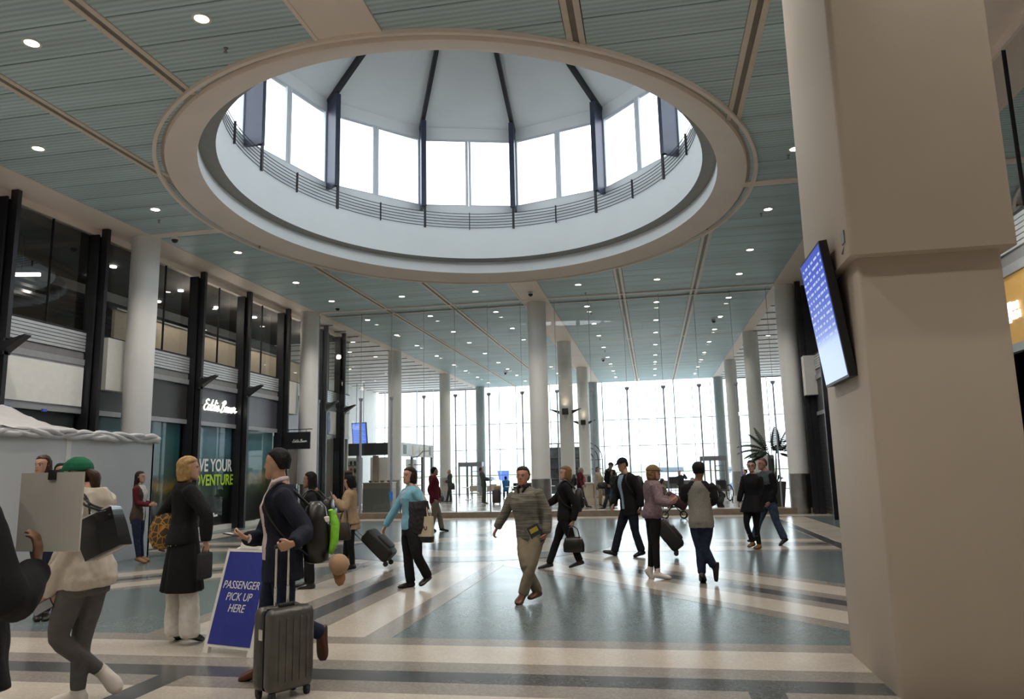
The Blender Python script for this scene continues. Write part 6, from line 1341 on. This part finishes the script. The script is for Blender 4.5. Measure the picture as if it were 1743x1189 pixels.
# ------------------------------------------------------------------ 6 black coat woman and her woven bag
p = Person('coat', 'blond person in long black coat and wide white trousers seen from behind', SKF, .0085); p.body((.5, .6)); p.top('coat', BLK, .030, -.05, amp=.008, flare=.03); p.skirt('coat_skirt', BLK, .52, w1=.27, d1=.20)
p.trousers('trousers', WHT, .018, cuff=.085, knee=.075, to=1.08, amp=.008, hi=.0); p.shoes(LEAB); p.hair(H_BLO, 'bob', vol=.018)
c = p.w((p.J['sL']+p.J['wL'])/2)+Vector((-.07, -.02, -.16))
WOV = mat('woven_basketry', (.30, .16, .03), .6); nt, b, new, link = nodes(WOV); tc = new('ShaderNodeTexCoord'); v = new('ShaderNodeTexVoronoi'); v.feature = 'DISTANCE_TO_EDGE'; v.inputs['Scale'].default_value = 16; link(tc.outputs['Object'], v.inputs['Vector']); cr = new('ShaderNodeValToRGB'); cr.color_ramp.elements[0].position = .02; cr.color_ramp.elements[0].color = (.50, .24, .03, 1); cr.color_ramp.elements[1].position = .10; cr.color_ramp.elements[1].color = (.055, .035, .015, 1); link(v.outputs['Distance'], cr.inputs['Fac']); link(cr.outputs['Color'], b.inputs['Base Color'])
t = thing('woven_bag', 'round brown and yellow woven shoulder bag beside the black coat', 'bag', c)
mb = MB(); mb.loft([ring3(Vector((0, 0, z)), Vector((1, 0, 0)), Vector((0, 1, 0)), a, b_, 20) for z, a, b_ in ((-.20, .05, .04), (-.18, .11, .07), (-.08, .165, .085), (.04, .15, .075), (.14, .10, .05), (.18, .06, .03))]); mb.build('bag_body', WOV, t, smooth=60)
mb = MB(); strap(mb, [Vector((-.05, 0, .16)), Vector((.0, .02, .30)), p.w(p.J['sL'])-c+Vector((0, 0, .09)), Vector((.09, .06, .3)), Vector((.06, .01, .16))], .010); mb.build('strap', LEA, t)
c = p.w(p.J['hR'])+Vector((.0, 0, -.14)); t = thing('shopping_bag', 'slim dark bag hanging from the right hand of the black coat woman', 'bag', c); MB().rbox((0, 0, 0), (.05, .22, .26), .02).build('bag_body', CHAR, t, smooth=40); MB().tube([(0, -.07, .12), (0, -.03, .19), (0, .03, .19), (0, .07, .12)], .006, 6).build('handle', LEAB, t)
# ------------------------------------------------------------------ 7 man with phone, suitcase and backpack
p = Person('asian', 'dark haired person in navy blazer holding a phone and a suitcase handle', SKA, .0065)
p.body((.75, .85)); p.top('blazer', NVY, .030, -.34, amp=.007, flare=.05, cut=lambda q, x, y, nv: -.02 < q < 1.04 and y > .03 and nv > .05 and -.10 < x < .03+.05*max(0, q-.2), cutname='shirt', cutmat=PSHIRT)
p.trousers('jeans', DEN, .013, cuff=.05); p.shoes(LEA, .012); p.hair(H_BLK, 'crop', vol=.010)
mb = MB()
for s in (-1, 1): mb.tube([p.J['neck']+p.t*.085-p.v*.055+p.u*s*.02, p.J['neck']+p.t*.08+p.u*s*.060, p.J['neck']+p.t*.055+p.v*.065+p.u*s*.05, p.J['neck']+p.t*.005+p.v*.10+p.u*s*.02], [.024, .024, .024, .010], 8)
p.extra('shirt_collar', PSHIRT, mb)
hw = p.w(p.J['hR']); t = thing('smartphone', 'smartphone held out in the right hand of the navy blazer man', 'phone', hw+Vector((-.045, 0, .012)), .1)
MB().rbox((0, 0, 0), (.145, .072, .010), .008, M=Matrix.Rotation(.18, 4, 'Y')).build('case', BLACKM, t); MB().box(-.066, .066, -.03, .03, .0052, .0060, Matrix.Rotation(.18, 4, 'Y')).build('phone_screen', mat('phone_glass', (.25, .27, .3), .1), t)
t, Mi, sg = worn_pack(p, 'backpack', LEAB, .32, .50, .22, .36, acc=mat('pack_nylon', (.02, .022, .026), .5, var=.2), lbl='bulky black backpack with lime green side panel worn over the navy blazer')
LIME = mat('lime_fabric', (.20, .55, .03), .6, var=.3, vscale=18)
mb = MB(); mb.tube([Mi @ Vector((-.10, .17, sg*.13)), Mi @ Vector((-.13, .06, sg*.15)), Mi @ Vector((-.14, -.08, sg*.14)), Mi @ Vector((-.13, -.18, sg*.11))], [.02, .038, .036, .02], 10); mb.build('lime_panel', LIME, t, smooth=60)
mb = MB(); mb.tube([Mi @ Vector((.10, .17, sg*.13)), Mi @ Vector((.13, .06, sg*.15)), Mi @ Vector((.14, -.08, sg*.14)), Mi @ Vector((.13, -.18, sg*.11))], [.02, .038, .036, .02], 10); mb.build('lime_panel', LIME, t, smooth=60)
MB().rbox((-.12, .10, sg*.06), (.03, .05, .09), .01, M=Mi).build('buckle', WP, t)
cpos = Vector(t.location)+Vector((.235, -.10, -.26))
t = thing('baseball_cap', 'tan baseball cap hanging from the black backpack', 'hat', cpos, 0)
Mc = Matrix.Rotation(1.25, 4, 'Y') @ Matrix.Rotation(.3, 4, 'X')
CAPT = mat('tan_cap_cloth', (.36, .23, .14), .8, var=.12, vscale=10)
mb = MB(); mb.loft([ring3(Mc @ Vector((0, 0, z)), Mc.to_3x3() @ Vector((1, 0, 0)), Mc.to_3x3() @ Vector((0, 1, 0)), a, a*1.1, 18) for z, a in ((0, .085), (.03, .084), (.065, .07), (.09, .045), (.10, .01))]); mb.build('crown', CAPT, t, smooth=60)
mb = MB(); mb.loft([[Mc @ Vector(q) for q in r] for r in ([(.05, -.075, 0), (.05, .075, 0), (.05, .075, .006), (.05, -.075, .006)], [(.13, -.06, -.012), (.13, .06, -.012), (.13, .06, -.006), (.13, -.06, -.006)], [(.165, -.025, -.02), (.165, .025, -.02), (.165, .025, -.014), (.165, -.025, -.014)])]); mb.build('brim', TANB, t)
# hard-shell suitcase
hw = p.w(p.J['hL'])
SHELL = mat('graphite_shell', (.085, .082, .075), .32, metal=.35, var=.25, vscale=7, bump=.3, bscale=35)
sx, sy = -2.86, 5.60
sc = thing('suitcase', 'graphite hard-shell rolling suitcase with raised chrome handle in front', 'suitcase', (sx, sy, 0), math.radians(60))
for y0, y1, nm in ((-.135, -.012, 'front_shell'), (.012, .135, 'rear_shell')):
    MB().rbox((0, (y0+y1)/2, .365), (.39, y1-y0, .60), .045, rz=.05).build(nm, SHELL, sc, smooth=40)
for k in range(5): MB().rbox((-.12+.06*k, -.136, .365), (.022, .012, .46), .005).build('rib', SHELL, sc)
MB().rbox((0, 0, .365), (.375, .03, .585), .03).build('zip_band', BLACKM, sc)
for x in (-.15, .15):
    for y in (-.09, .09):
        w = MB().box(x-.02, x+.02, y-.02, y+.02, .035, .07).build('caster_fork', BLACKM, sc)
        MB().lathe([(.03, -.012), (.03, .012)], 14, M=Matrix.Translation((x, y, .031)) @ Matrix.Rotation(PI/2, 4, 'Y'), cap=True).build('wheel', RUB, w)
CHROME = mat('handle_chrome', (.75, .74, .72), .22, metal=1)
top = max(.95, hw.z-.02)
for x in (-.055, .055): MB().lathe([(.011, .66), (.011, .80), (.009, .81), (.009, top)], 10, (x, .05), cap=True).build('handle_tube', CHROME, sc)
MB().rbox((0, .05, top+.01), (.15, .03, .03), .012).build('handle_grip', BLACKM, sc); MB().rbox((.0, -.02, .675), (.14, .03, .03), .01).build('top_handle', BLACKM, sc); MB().rbox((-.2, 0, .48), (.015, .05, .08), .005).build('lock', CHROME, sc)
# ------------------------------------------------------------------ 8 dark haired woman behind him
p = Person('darkhair', 'person with black hair in black jacket behind the lime green backpack', SKB, .010); p.body(); p.top('jacket', BLK, .024, -.15); p.trousers('trousers', BLK); p.shoes(LEAB); p.hair(H_BLK, 'long')
worn_pack(p, 'backpack', LEAB, .30, .38, .16, .26, lbl='plain black backpack on the dark haired woman behind the blazer man')
# ------------------------------------------------------------------ 9 tan coat woman
p = Person('tan', 'black haired person in tan coat looking down at a phone', SKF, .009); p.body((.7, .7)); p.top('coat', TANW, .028, -.05, amp=.007, flare=.02); p.skirt('coat_skirt', TANW, .70, w1=.19, d1=.19, amp=.008)
p.trousers('tights', BLK, .007, cuff=.040); p.shoes(LEAB, .010, 'boot', .45); p.hair(H_BLK, 'bob', vol=.016)
hw = p.w(p.J['hL']); t = thing('smartphone', 'small phone held up in front of the tan coat', 'phone', hw+Vector((-.02, 0, .03)), 0); MB().rbox((0, 0, 0), (.012, .07, .14), .005, M=Matrix.Rotation(-.4, 4, 'Y')).build('case', BLACKM, t)
MB().box(.0065, .0075, -.03, .03, -.06, .06, Matrix.Rotation(-.4, 4, 'Y')).build('phone_screen', mat('phone_glass', (.25, .27, .3), .1), t)
def handbag(p, S_, nm, lbl, m, size, drop, dx=0, dy=-.02, r=.05):
    top_ = p.w(p.J[S_]); c = top_+Vector((dx, dy, -drop)); t = thing(nm, lbl, 'bag', c)
    w, d, h = size
    mb = MB(); mb.loft([[Vector((x*w*kx, y*d*ky, z*h)) for x, y in [(math.copysign(abs(math.cos(a))**.6, math.cos(a))*.5, math.copysign(abs(math.sin(a))**.6, math.sin(a))*.5) for a in [2*PI*i/20 for i in range(20)]]] for z, kx, ky in ((-.5, .85, .8), (-.46, .98, 1), (0, 1.0, 1.0), (.35, .85, .6), (.5, .7, .3))]); mb.build('bag_body', m, t, smooth=60)
    for s in (-1, 1):
        mb = MB(); strap(mb, [Vector((-w*.28, s*d*.2, h*.4)), Vector((-w*.18, s*d*.1-dy*.5, h*.5+(drop-h*.5)*.7)), top_-c+Vector((0, s*.012, .0)), Vector((w*.18, s*d*.1-dy*.5, h*.5+(drop-h*.5)*.7)), Vector((w*.28, s*d*.2, h*.4))], .007); mb.build('handle', m, t)
    return t
handbag(p, 'eL', 'slouch_bag', 'dark brown slouchy bag hanging from the arm of the tan coat', mat('dark_brown_leather', (.03, .02, .016), .5, var=.3), (.27, .14, .30), .36, 0, -.09)
# ------------------------------------------------------------------ 10 blue cardigan woman
p = Person('blue', 'person with dark curly hair in sky blue cardigan with a draped jacket and tote', SKF, .008); p.body((.8, .8)); p.top('cardigan', SKYB, .020, -.05, amp=.006, cut=lambda q, x, y, nv: .05 < q < 1.05 and y > .03 and nv > .1 and abs(x) < .02+.05*q, cutname='blouse', cutmat=LBLUE)
p.trousers('trousers', BLK, .016, cuff=.058); p.shoes(LEAB); p.hair(H_DBR, 'bob', vol=.02)
mb = MB(); strap(mb, [p.J['neck']+p.u*.09+p.v*.05, p.J['neck']+p.v*.15-p.t*.2+p.u*.03, p.J['pel']+p.t*.22+p.v*.17, p.J['neck']+p.v*.15-p.t*.2-p.u*.03, p.J['neck']-p.u*.09+p.v*.05], .005, 5); p.extra('lanyard', BLACKM, mb, raw=True)
fa = p.w(p.J['eL'].lerp(p.J['wL'], .55)); c = fa+Vector((.01, -.03, -.19))
t = thing('draped_jacket', 'dark grey jacket draped over the arm of the blue cardigan', 'jacket', c)
mb = MB(); mb.loft([ring3(Vector((dx, 0, z)), Vector((1, 0, 0)), Vector((0, 1, 0)), a, b_, 20) for z, a, b_, dx in ((.24, .10, .03, 0), (.25, .15, .065, 0), (.16, .16, .085, 0), (0, .15, .075, 0), (-.14, .13, .06, -.02), (-.22, .09, .04, -.03))]); me = remesh(mb, .011, 2); fold(me, .018, 22, 4); finish(me, 'cloth', CHAR, t)
sh = p.w(p.J['sL']); c = sh+Vector((.15, -.02, -.56)); t = thing('canvas_tote', 'cream canvas tote with black base and small brown emblem behind the blue cardigan', 'bag', c, -.25)
CANV = mat('cream_canvas', (.58, .50, .38), .8, var=.05, vscale=20)
MB().loft([[Vector((x*w, y*.055, z)) for x, y in ((-1, -.6), (-.7, -1), (.7, -1), (1, -.6), (1, .6), (.7, 1), (-.7, 1), (-1, .6))] for z, w in ((-.09, .135), (.05, .14), (.20, .13))]).build('bag_body', CANV, t, smooth=50)
MB().loft([[Vector((x*w, y*.058, z)) for x, y in ((-1, -.6), (-.7, -1), (.7, -1), (1, -.6), (1, .6), (.7, 1), (-.7, 1), (-1, .6))] for z, w in ((-.17, .128), (-.16, .134), (-.085, .138))]).build('black_base', LEAB, t, smooth=50)
mb = MB()
for s in (-1, 1): mb.tube([Vector((.05+s*.018, -.061, .06)), Vector((.05+s*.020, -.061, .03)), Vector((.05, -.061, .008))], .007, 6)
mb.build('emblem', LEA, t); MB().box(-.09, -.02, -.061, -.058, -.045, -.03).build('small_print', DARKG, t)
for s in (-1, 1): mb = MB(); strap(mb, [Vector((-.08, s*.045, .18)), Vector((-.06, s*.03, .40)), sh-c+Vector((0, s*.01, .085)), Vector((.03, s*.03, .40)), Vector((.08, s*.045, .18))], .010); mb.build('strap', CANV, t)
def rolling_bag(nm, lbl, base, tip, size, m):
    b_ = Vector(base); ax = Vector(tip)-b_; L = ax.length; ax.normalize()
    n = (Vector((0, 0, 1))-ax*ax.z).normalized(); side = n.cross(ax)
    M = Matrix(((side.x, n.x, ax.x, 0), (side.y, n.y, ax.y, 0), (side.z, n.z, ax.z, 0), (0, 0, 0, 1)))
    t = thing(nm, lbl, 'suitcase', b_); w, d, hh = size
    MB().rbox((0, d/2, hh/2+.05), (w, d, hh), .06, M=M).build('bag_body', m, t, smooth=45)
    MB().rbox((0, d*1.02, hh*.42+.05), (w*.8, d*.25, hh*.5), .03, M=M).build('front_pocket', m, t, smooth=45)
    MB().rbox((0, d*.6, hh+.065), (w*.35, .03, .03), .01, M=M).build('carry_handle', BLACKM, t)
    for s in (-1, 1):
        MB().tube([M @ Vector((s*w*.28, .0, hh*.5)), M @ Vector((s*w*.28, .0, L))], .010, 6).build('handle_tube', MIDG, t)
        MB().lathe([(.045, -.016), (.045, .016)], 14, M=M @ Matrix.Translation((s*w*.42, .03, .02)) @ Matrix.Rotation(PI/2, 4, 'Y'), cap=True).build('wheel', RUB, t)
    MB().tube([M @ Vector((-w*.3, 0, L)), M @ Vector((w*.3, 0, L))], .016, 8).build('handle_grip', BLACKM, t)
    return t
NYL = mat('black_nylon', (.014, .013, .014), .55, var=.2, vscale=10)
rolling_bag('rolling_bag', 'black tilted rolling bag trailing behind the tan coat, left of the blue cardigan', (-4.75, 13.15, .05), (-5.38, 13.12, .66), (.38, .27, .62), NYL)
# ------------------------------------------------------------------ 11 maroon shirt man
p = Person('maroon', 'person in maroon shirt and khaki trousers seen from behind near the glass', SKA, .011); p.body(); p.top('shirt', MAR, .026, -.12, amp=.006); p.trousers('trousers', KHAKI, .018, cuff=.06); p.shoes(LEAB); p.hair(H_BLK, 'short')
# ------------------------------------------------------------------ 15 striped sweater man with a book
p = Person('striped', 'person in striped knit sweater and khaki trousers walking toward the camera', SKR, .0075); p.body((1.1, .9)); p.top('sweater', STRIPE, .028, -.10, amp=.008); p.trousers('trousers', KHAKI, .014, cuff=.056, amp=.006); p.shoes(LEA, .012); p.hair(H_DBR, 'short')
mb = MB()
for s in (-1, 1): mb.tube([p.J['neck']+p.t*.075-p.v*.055+p.u*s*.02, p.J['neck']+p.t*.07+p.u*s*.065, p.J['neck']+p.t*.045+p.v*.07+p.u*s*.055, p.J['neck']-p.t*.02+p.v*.115+p.u*s*.025], [.026, .027, .028, .014], 8)
p.extra('polo_collar', BLK, mb)
hw = p.w(p.J['hL']); t = thing('paperback_book', 'dark paperback with yellow print held against the striped sweater man hip', 'book', hw+Vector((-.10, -.015, .07)), .25)
Mk = Matrix.Rotation(-.45, 4, 'Y')
MB().box(-.075, .085, -.014, .014, -.12, .12, Mk).build('cover', mat('book_cover', (.03, .035, .04), .35), t); MB().box(-.079, -.072, -.011, .011, -.117, .117, Mk).build('page_block', WHT, t)
MB().box(-.05, .06, -.0165, -.0145, .03, .09, Mk).build('cover_print', mat('book_yellow', (.45, .36, .05), .5), t); MB().box(-.05, .05, -.0165, -.0145, -.06, -.02, Mk).build('cover_print', mat('book_green', (.12, .22, .12), .5), t)
# ------------------------------------------------------------------ 16 black jacket woman with handbag
p = Person('black', 'person with light brown bob in black jacket walking left with a handbag', SKF, .0085); p.body((.7, 1.0)); p.top('jacket', BLK, .026, -.12, amp=.006); p.trousers('trousers', BLK, .010, cuff=.052); p.shoes(LEAB, .006); p.hair(H_DBL, 'bob', vol=.014)
handbag(p, 'hL', 'handbag', 'black structured handbag in the lowered hand of the black jacket woman', LEAB, (.36, .15, .25), .30, .02, -.03)
worn_pack(p, 'backpack', NYL, .28, .40, .14, .28, lbl='black nylon backpack on the light brown bob woman')
# ------------------------------------------------------------------ 19 suit man with cap and backpack
p = Person('suit', 'person in dark cap and open black jacket over pale blue shirt striding left', SKA, .0095); p.body((.8, .9)); p.top('jacket', BLK, .034, -.22, amp=.008, flare=.04, cut=lambda q, x, y, nv: .0 < q < 1.04 and y > .03 and nv > .05 and abs(x+.01) < .035+.04*max(0, q-.2), cutname='shirt', cutmat=LBLUE)
p.trousers('trousers', NVY, .016, cuff=.058); p.shoes(LEAB, .012); p.hair(H_BLK, 'short', cap=True); p.cap(cloth('dark_cap_cloth', (.015, .014, .022)))
worn_pack(p, 'backpack', NYL, .32, .46, .18, .24, lbl='black backpack on the striding man with dark cap')
rolling_bag('rolling_bag', 'black wheeled suitcase trailing behind the striding man with dark cap', (.34, 14.70, .05), (-.27, 14.72, .87), (.38, .27, .60), NYL)
# ------------------------------------------------------------------ 20 pink shirt woman
p = Person('pink', 'person with blond hair under a cap in dusty pink shirt standing sideways', SKF, .0085); p.body((.6, .6)); p.top('shirt', PINKP, .034, -.10, amp=.012); p.trousers('leggings', BLK, .008, cuff=.038, knee=.054, to=.92); p.shoes(WSHOE, .013, 'shoe', .16); p.hair(H_DBL, 'bob', vol=.010, cap=True); p.cap(cloth('tan_cap_cloth2', (.20, .13, .06)))
# ------------------------------------------------------------------ 21 raglan shirt man
p = Person('raglan', 'person in grey raglan shirt with black sleeves standing with back to camera', SKB, .0085); p.body((.8, .8)); J_ = p.J
def raglan_cut(q, x, y, nv, c):
    c = Vector(c)+J_['pel']
    if q > .74: return abs(x) > .165-.36*(q-.74)
    best = 9
    for S_ in 'LR':
        for a, b in ((J_['s'+S_], J_['e'+S_]), (J_['e'+S_], J_['w'+S_])):
            t = max(0, min(1, (c-a).dot(b-a)/(b-a).length_squared)); best = min(best, (a.lerp(b, t)-c).length)
    return best < .078
p.top('shirt', GREYH, .026, -.16, sleeve=.98, amp=.009, cut=raglan_cut, cutname='raglan_sleeves', cutmat=BLK)
p.trousers('jeans', DEN, .013, cuff=.05); p.shoes(LEAB, .013, 'boot', .2); p.hair(H_BLK, 'crop', vol=.014)
# ------------------------------------------------------------------ 23 couple at right
p = Person('tunic', 'person with glasses in black tunic, leggings and tan boots at right', SKF, .0095); p.body((.5, .7)); p.top('tunic', BLK, .022, -.05, amp=.006); p.skirt('tunic_hem', BLK, .72, w1=.24, d1=.17, amp=.014); p.trousers('leggings', BLK, .006, cuff=.042, knee=.052); p.shoes(TANB, .012, 'boot', .5); p.hair(H_DBR, 'back', vol=.012)
mb = MB()
for s in (-1, 1): mb.tube([p.H(s*.032+.022*math.cos(a), .098, .001+.017*math.sin(a)) for a in [2*PI*i/14 for i in range(15)]], .003, 4)
mb.tube([p.H(-.01, .099, .003), p.H(.01, .099, .003)], .003, 4).tube([p.H(.054, .096, .003), p.H(.078, .0, .006)], .003, 4).tube([p.H(-.054, .096, .003), p.H(-.078, .0, .006)], .003, 4); p.extra('glasses', BLACKM, mb, raw=True)
p = Person('fleece', 'person with short grey hair in grey and black fleece behind the tunic woman', SKR, .0095); p.body((.6, .6)); p.top('fleece', FLE, .030, -.14, amp=.006, cut=lambda q, x, y, nv: q < .62 or (abs(x) > .19), cutname='dark_lower_fleece', cutmat=BLK); p.trousers('jeans', JEAN, .018, cuff=.06); p.shoes(LEAB, .012); p.hair(cloth('hair_grey_brown', (.10, .075, .055), .5), 'crop', vol=.006)
# ------------------------------------------------------------------ far figures beyond the glass
def far(key, lbl, sk, top, tm, leg, hr, style, g=.024, lo=-.12, cut=None, **k):
    p = Person(key, lbl, sk, .014); p.body(face=False); p.top(top, tm, g, lo, amp=.005, **k); p.trousers('trousers', leg, .014, cuff=.055); p.shoes(LEAB, .010)
    if hr: p.hair(hr, style)
    return p
p = far('blonde_far', 'blond person in dark clothes standing by a far white column, reaching left', SKF, 'jacket', OLIV, BLK, H_BLO, 'bob')
handbag(p, 'sL', 'shoulder_bag', 'black shoulder bag hanging at the side of the far blond person', LEAB, (.30, .16, .34), .62, .16, .1)
far('uniform', 'person in dark uniform standing beyond the glass left of the sweater man', SKB, 'uniform_jacket', OLIV, OLIV, H_BLK, 'back')
far('seatblue', 'person in bright blue top seated with back turned near the far windows', SKB, 'shirt', BLUET, DEN, H_BLK, 'short')
p = far('maroon_old', 'grey haired person in maroon striding right beyond the glass', SKF, 'shirt', MAR, CHAR, H_GRY, 'short')
worn_pack(p, 'backpack', NYL, .34, .5, .2, .28, lbl='large black backpack on the grey haired striding person')
p = far('capfar', 'tall person with dark cap carrying bags beyond the glass behind the striding man', SKA, 'jacket', BLK, DEN, H_BLK, 'crop'); p.cap(NVY)
handbag(p, 'eL', 'duffel_bag', 'black duffel with pale label carried by the tall capped person', NYL, (.40, .18, .26), .28, -.12, -.1); worn_pack(p, 'backpack', NYL, .3, .42, .16, .26, lbl='black backpack on the tall capped person beyond the glass')
far('companion', 'shorter person in grey jacket beside the tall capped person', SKF, 'jacket', CHAR, JEAN, H_DBR, 'bob')
far('seattan', 'curly haired person in tan top seated by the cream ottoman', SKB, 'top', TANTOP, KHAKI, H_BLK, 'bob')
t = thing('orange_chair', 'light wooden lounge chair under the curly haired person', 'chair', (-2.42, 34.9, 0)); OAK = mat('oak_chair', (.42, .24, .09), .5, var=.15)
MB().rbox((0, 0, .42), (.6, .55, .10), .04).build('seat', OAK, t); MB().rbox((-.26, 0, .72), (.08, .55, .6), .03).build('backrest', OAK, t)
for x in (-.24, .24):
    for y in (-.22, .22): MB().box(x-.025, x+.025, y-.025, y+.025, 0, .38).build('leg', OAK, t)
far('raisedarm', 'person in navy raising a hand to the head near the far windows', SKF, 'jacket', NVY, BLK, H_DBL, 'short')
p = far('seathead', 'dark haired person seated beyond the glass right of the pink shirt', SKA, 'top', TANTOP, DEN, H_BLK, 'short')
t = thing('stool', 'dark low stool under the seated person right of the pink shirt', 'stool', (p.ox, p.oy, 0)); MB().lathe([(.18, .34), (.2, .36), (.2, .40), (.18, .41)], 20, cap=True).build('seat', DARKG, t); MB().lathe([(.16, 0), (.15, .02), (.03, .04), (.03, .34)], 16, cap=True).build('pedestal', STEEL, t)
t = thing('stool', 'dark low stool under the person in the bright blue top', 'stool', (-7.25, 46, 0)); MB().lathe([(.18, .34), (.2, .36), (.2, .42), (.18, .43)], 20, cap=True).build('seat', DARKG, t); MB().lathe([(.16, 0), (.15, .02), (.03, .04), (.03, .34)], 16, cap=True).build('pedestal', STEEL, t)
p = far('bent', 'person bending forward in dark vest and white sleeves beyond the glass', SKA, 'shirt', WHT, CHAR, H_DBR, 'short', g=.014); p.top('vest', BLK, .030, -.1, sleeve=0, arms='')
far('purple', 'person in purple top pushing the wheelchair beyond the glass', SKF, 'top', PURP, NVY, H_DBR, 'short')
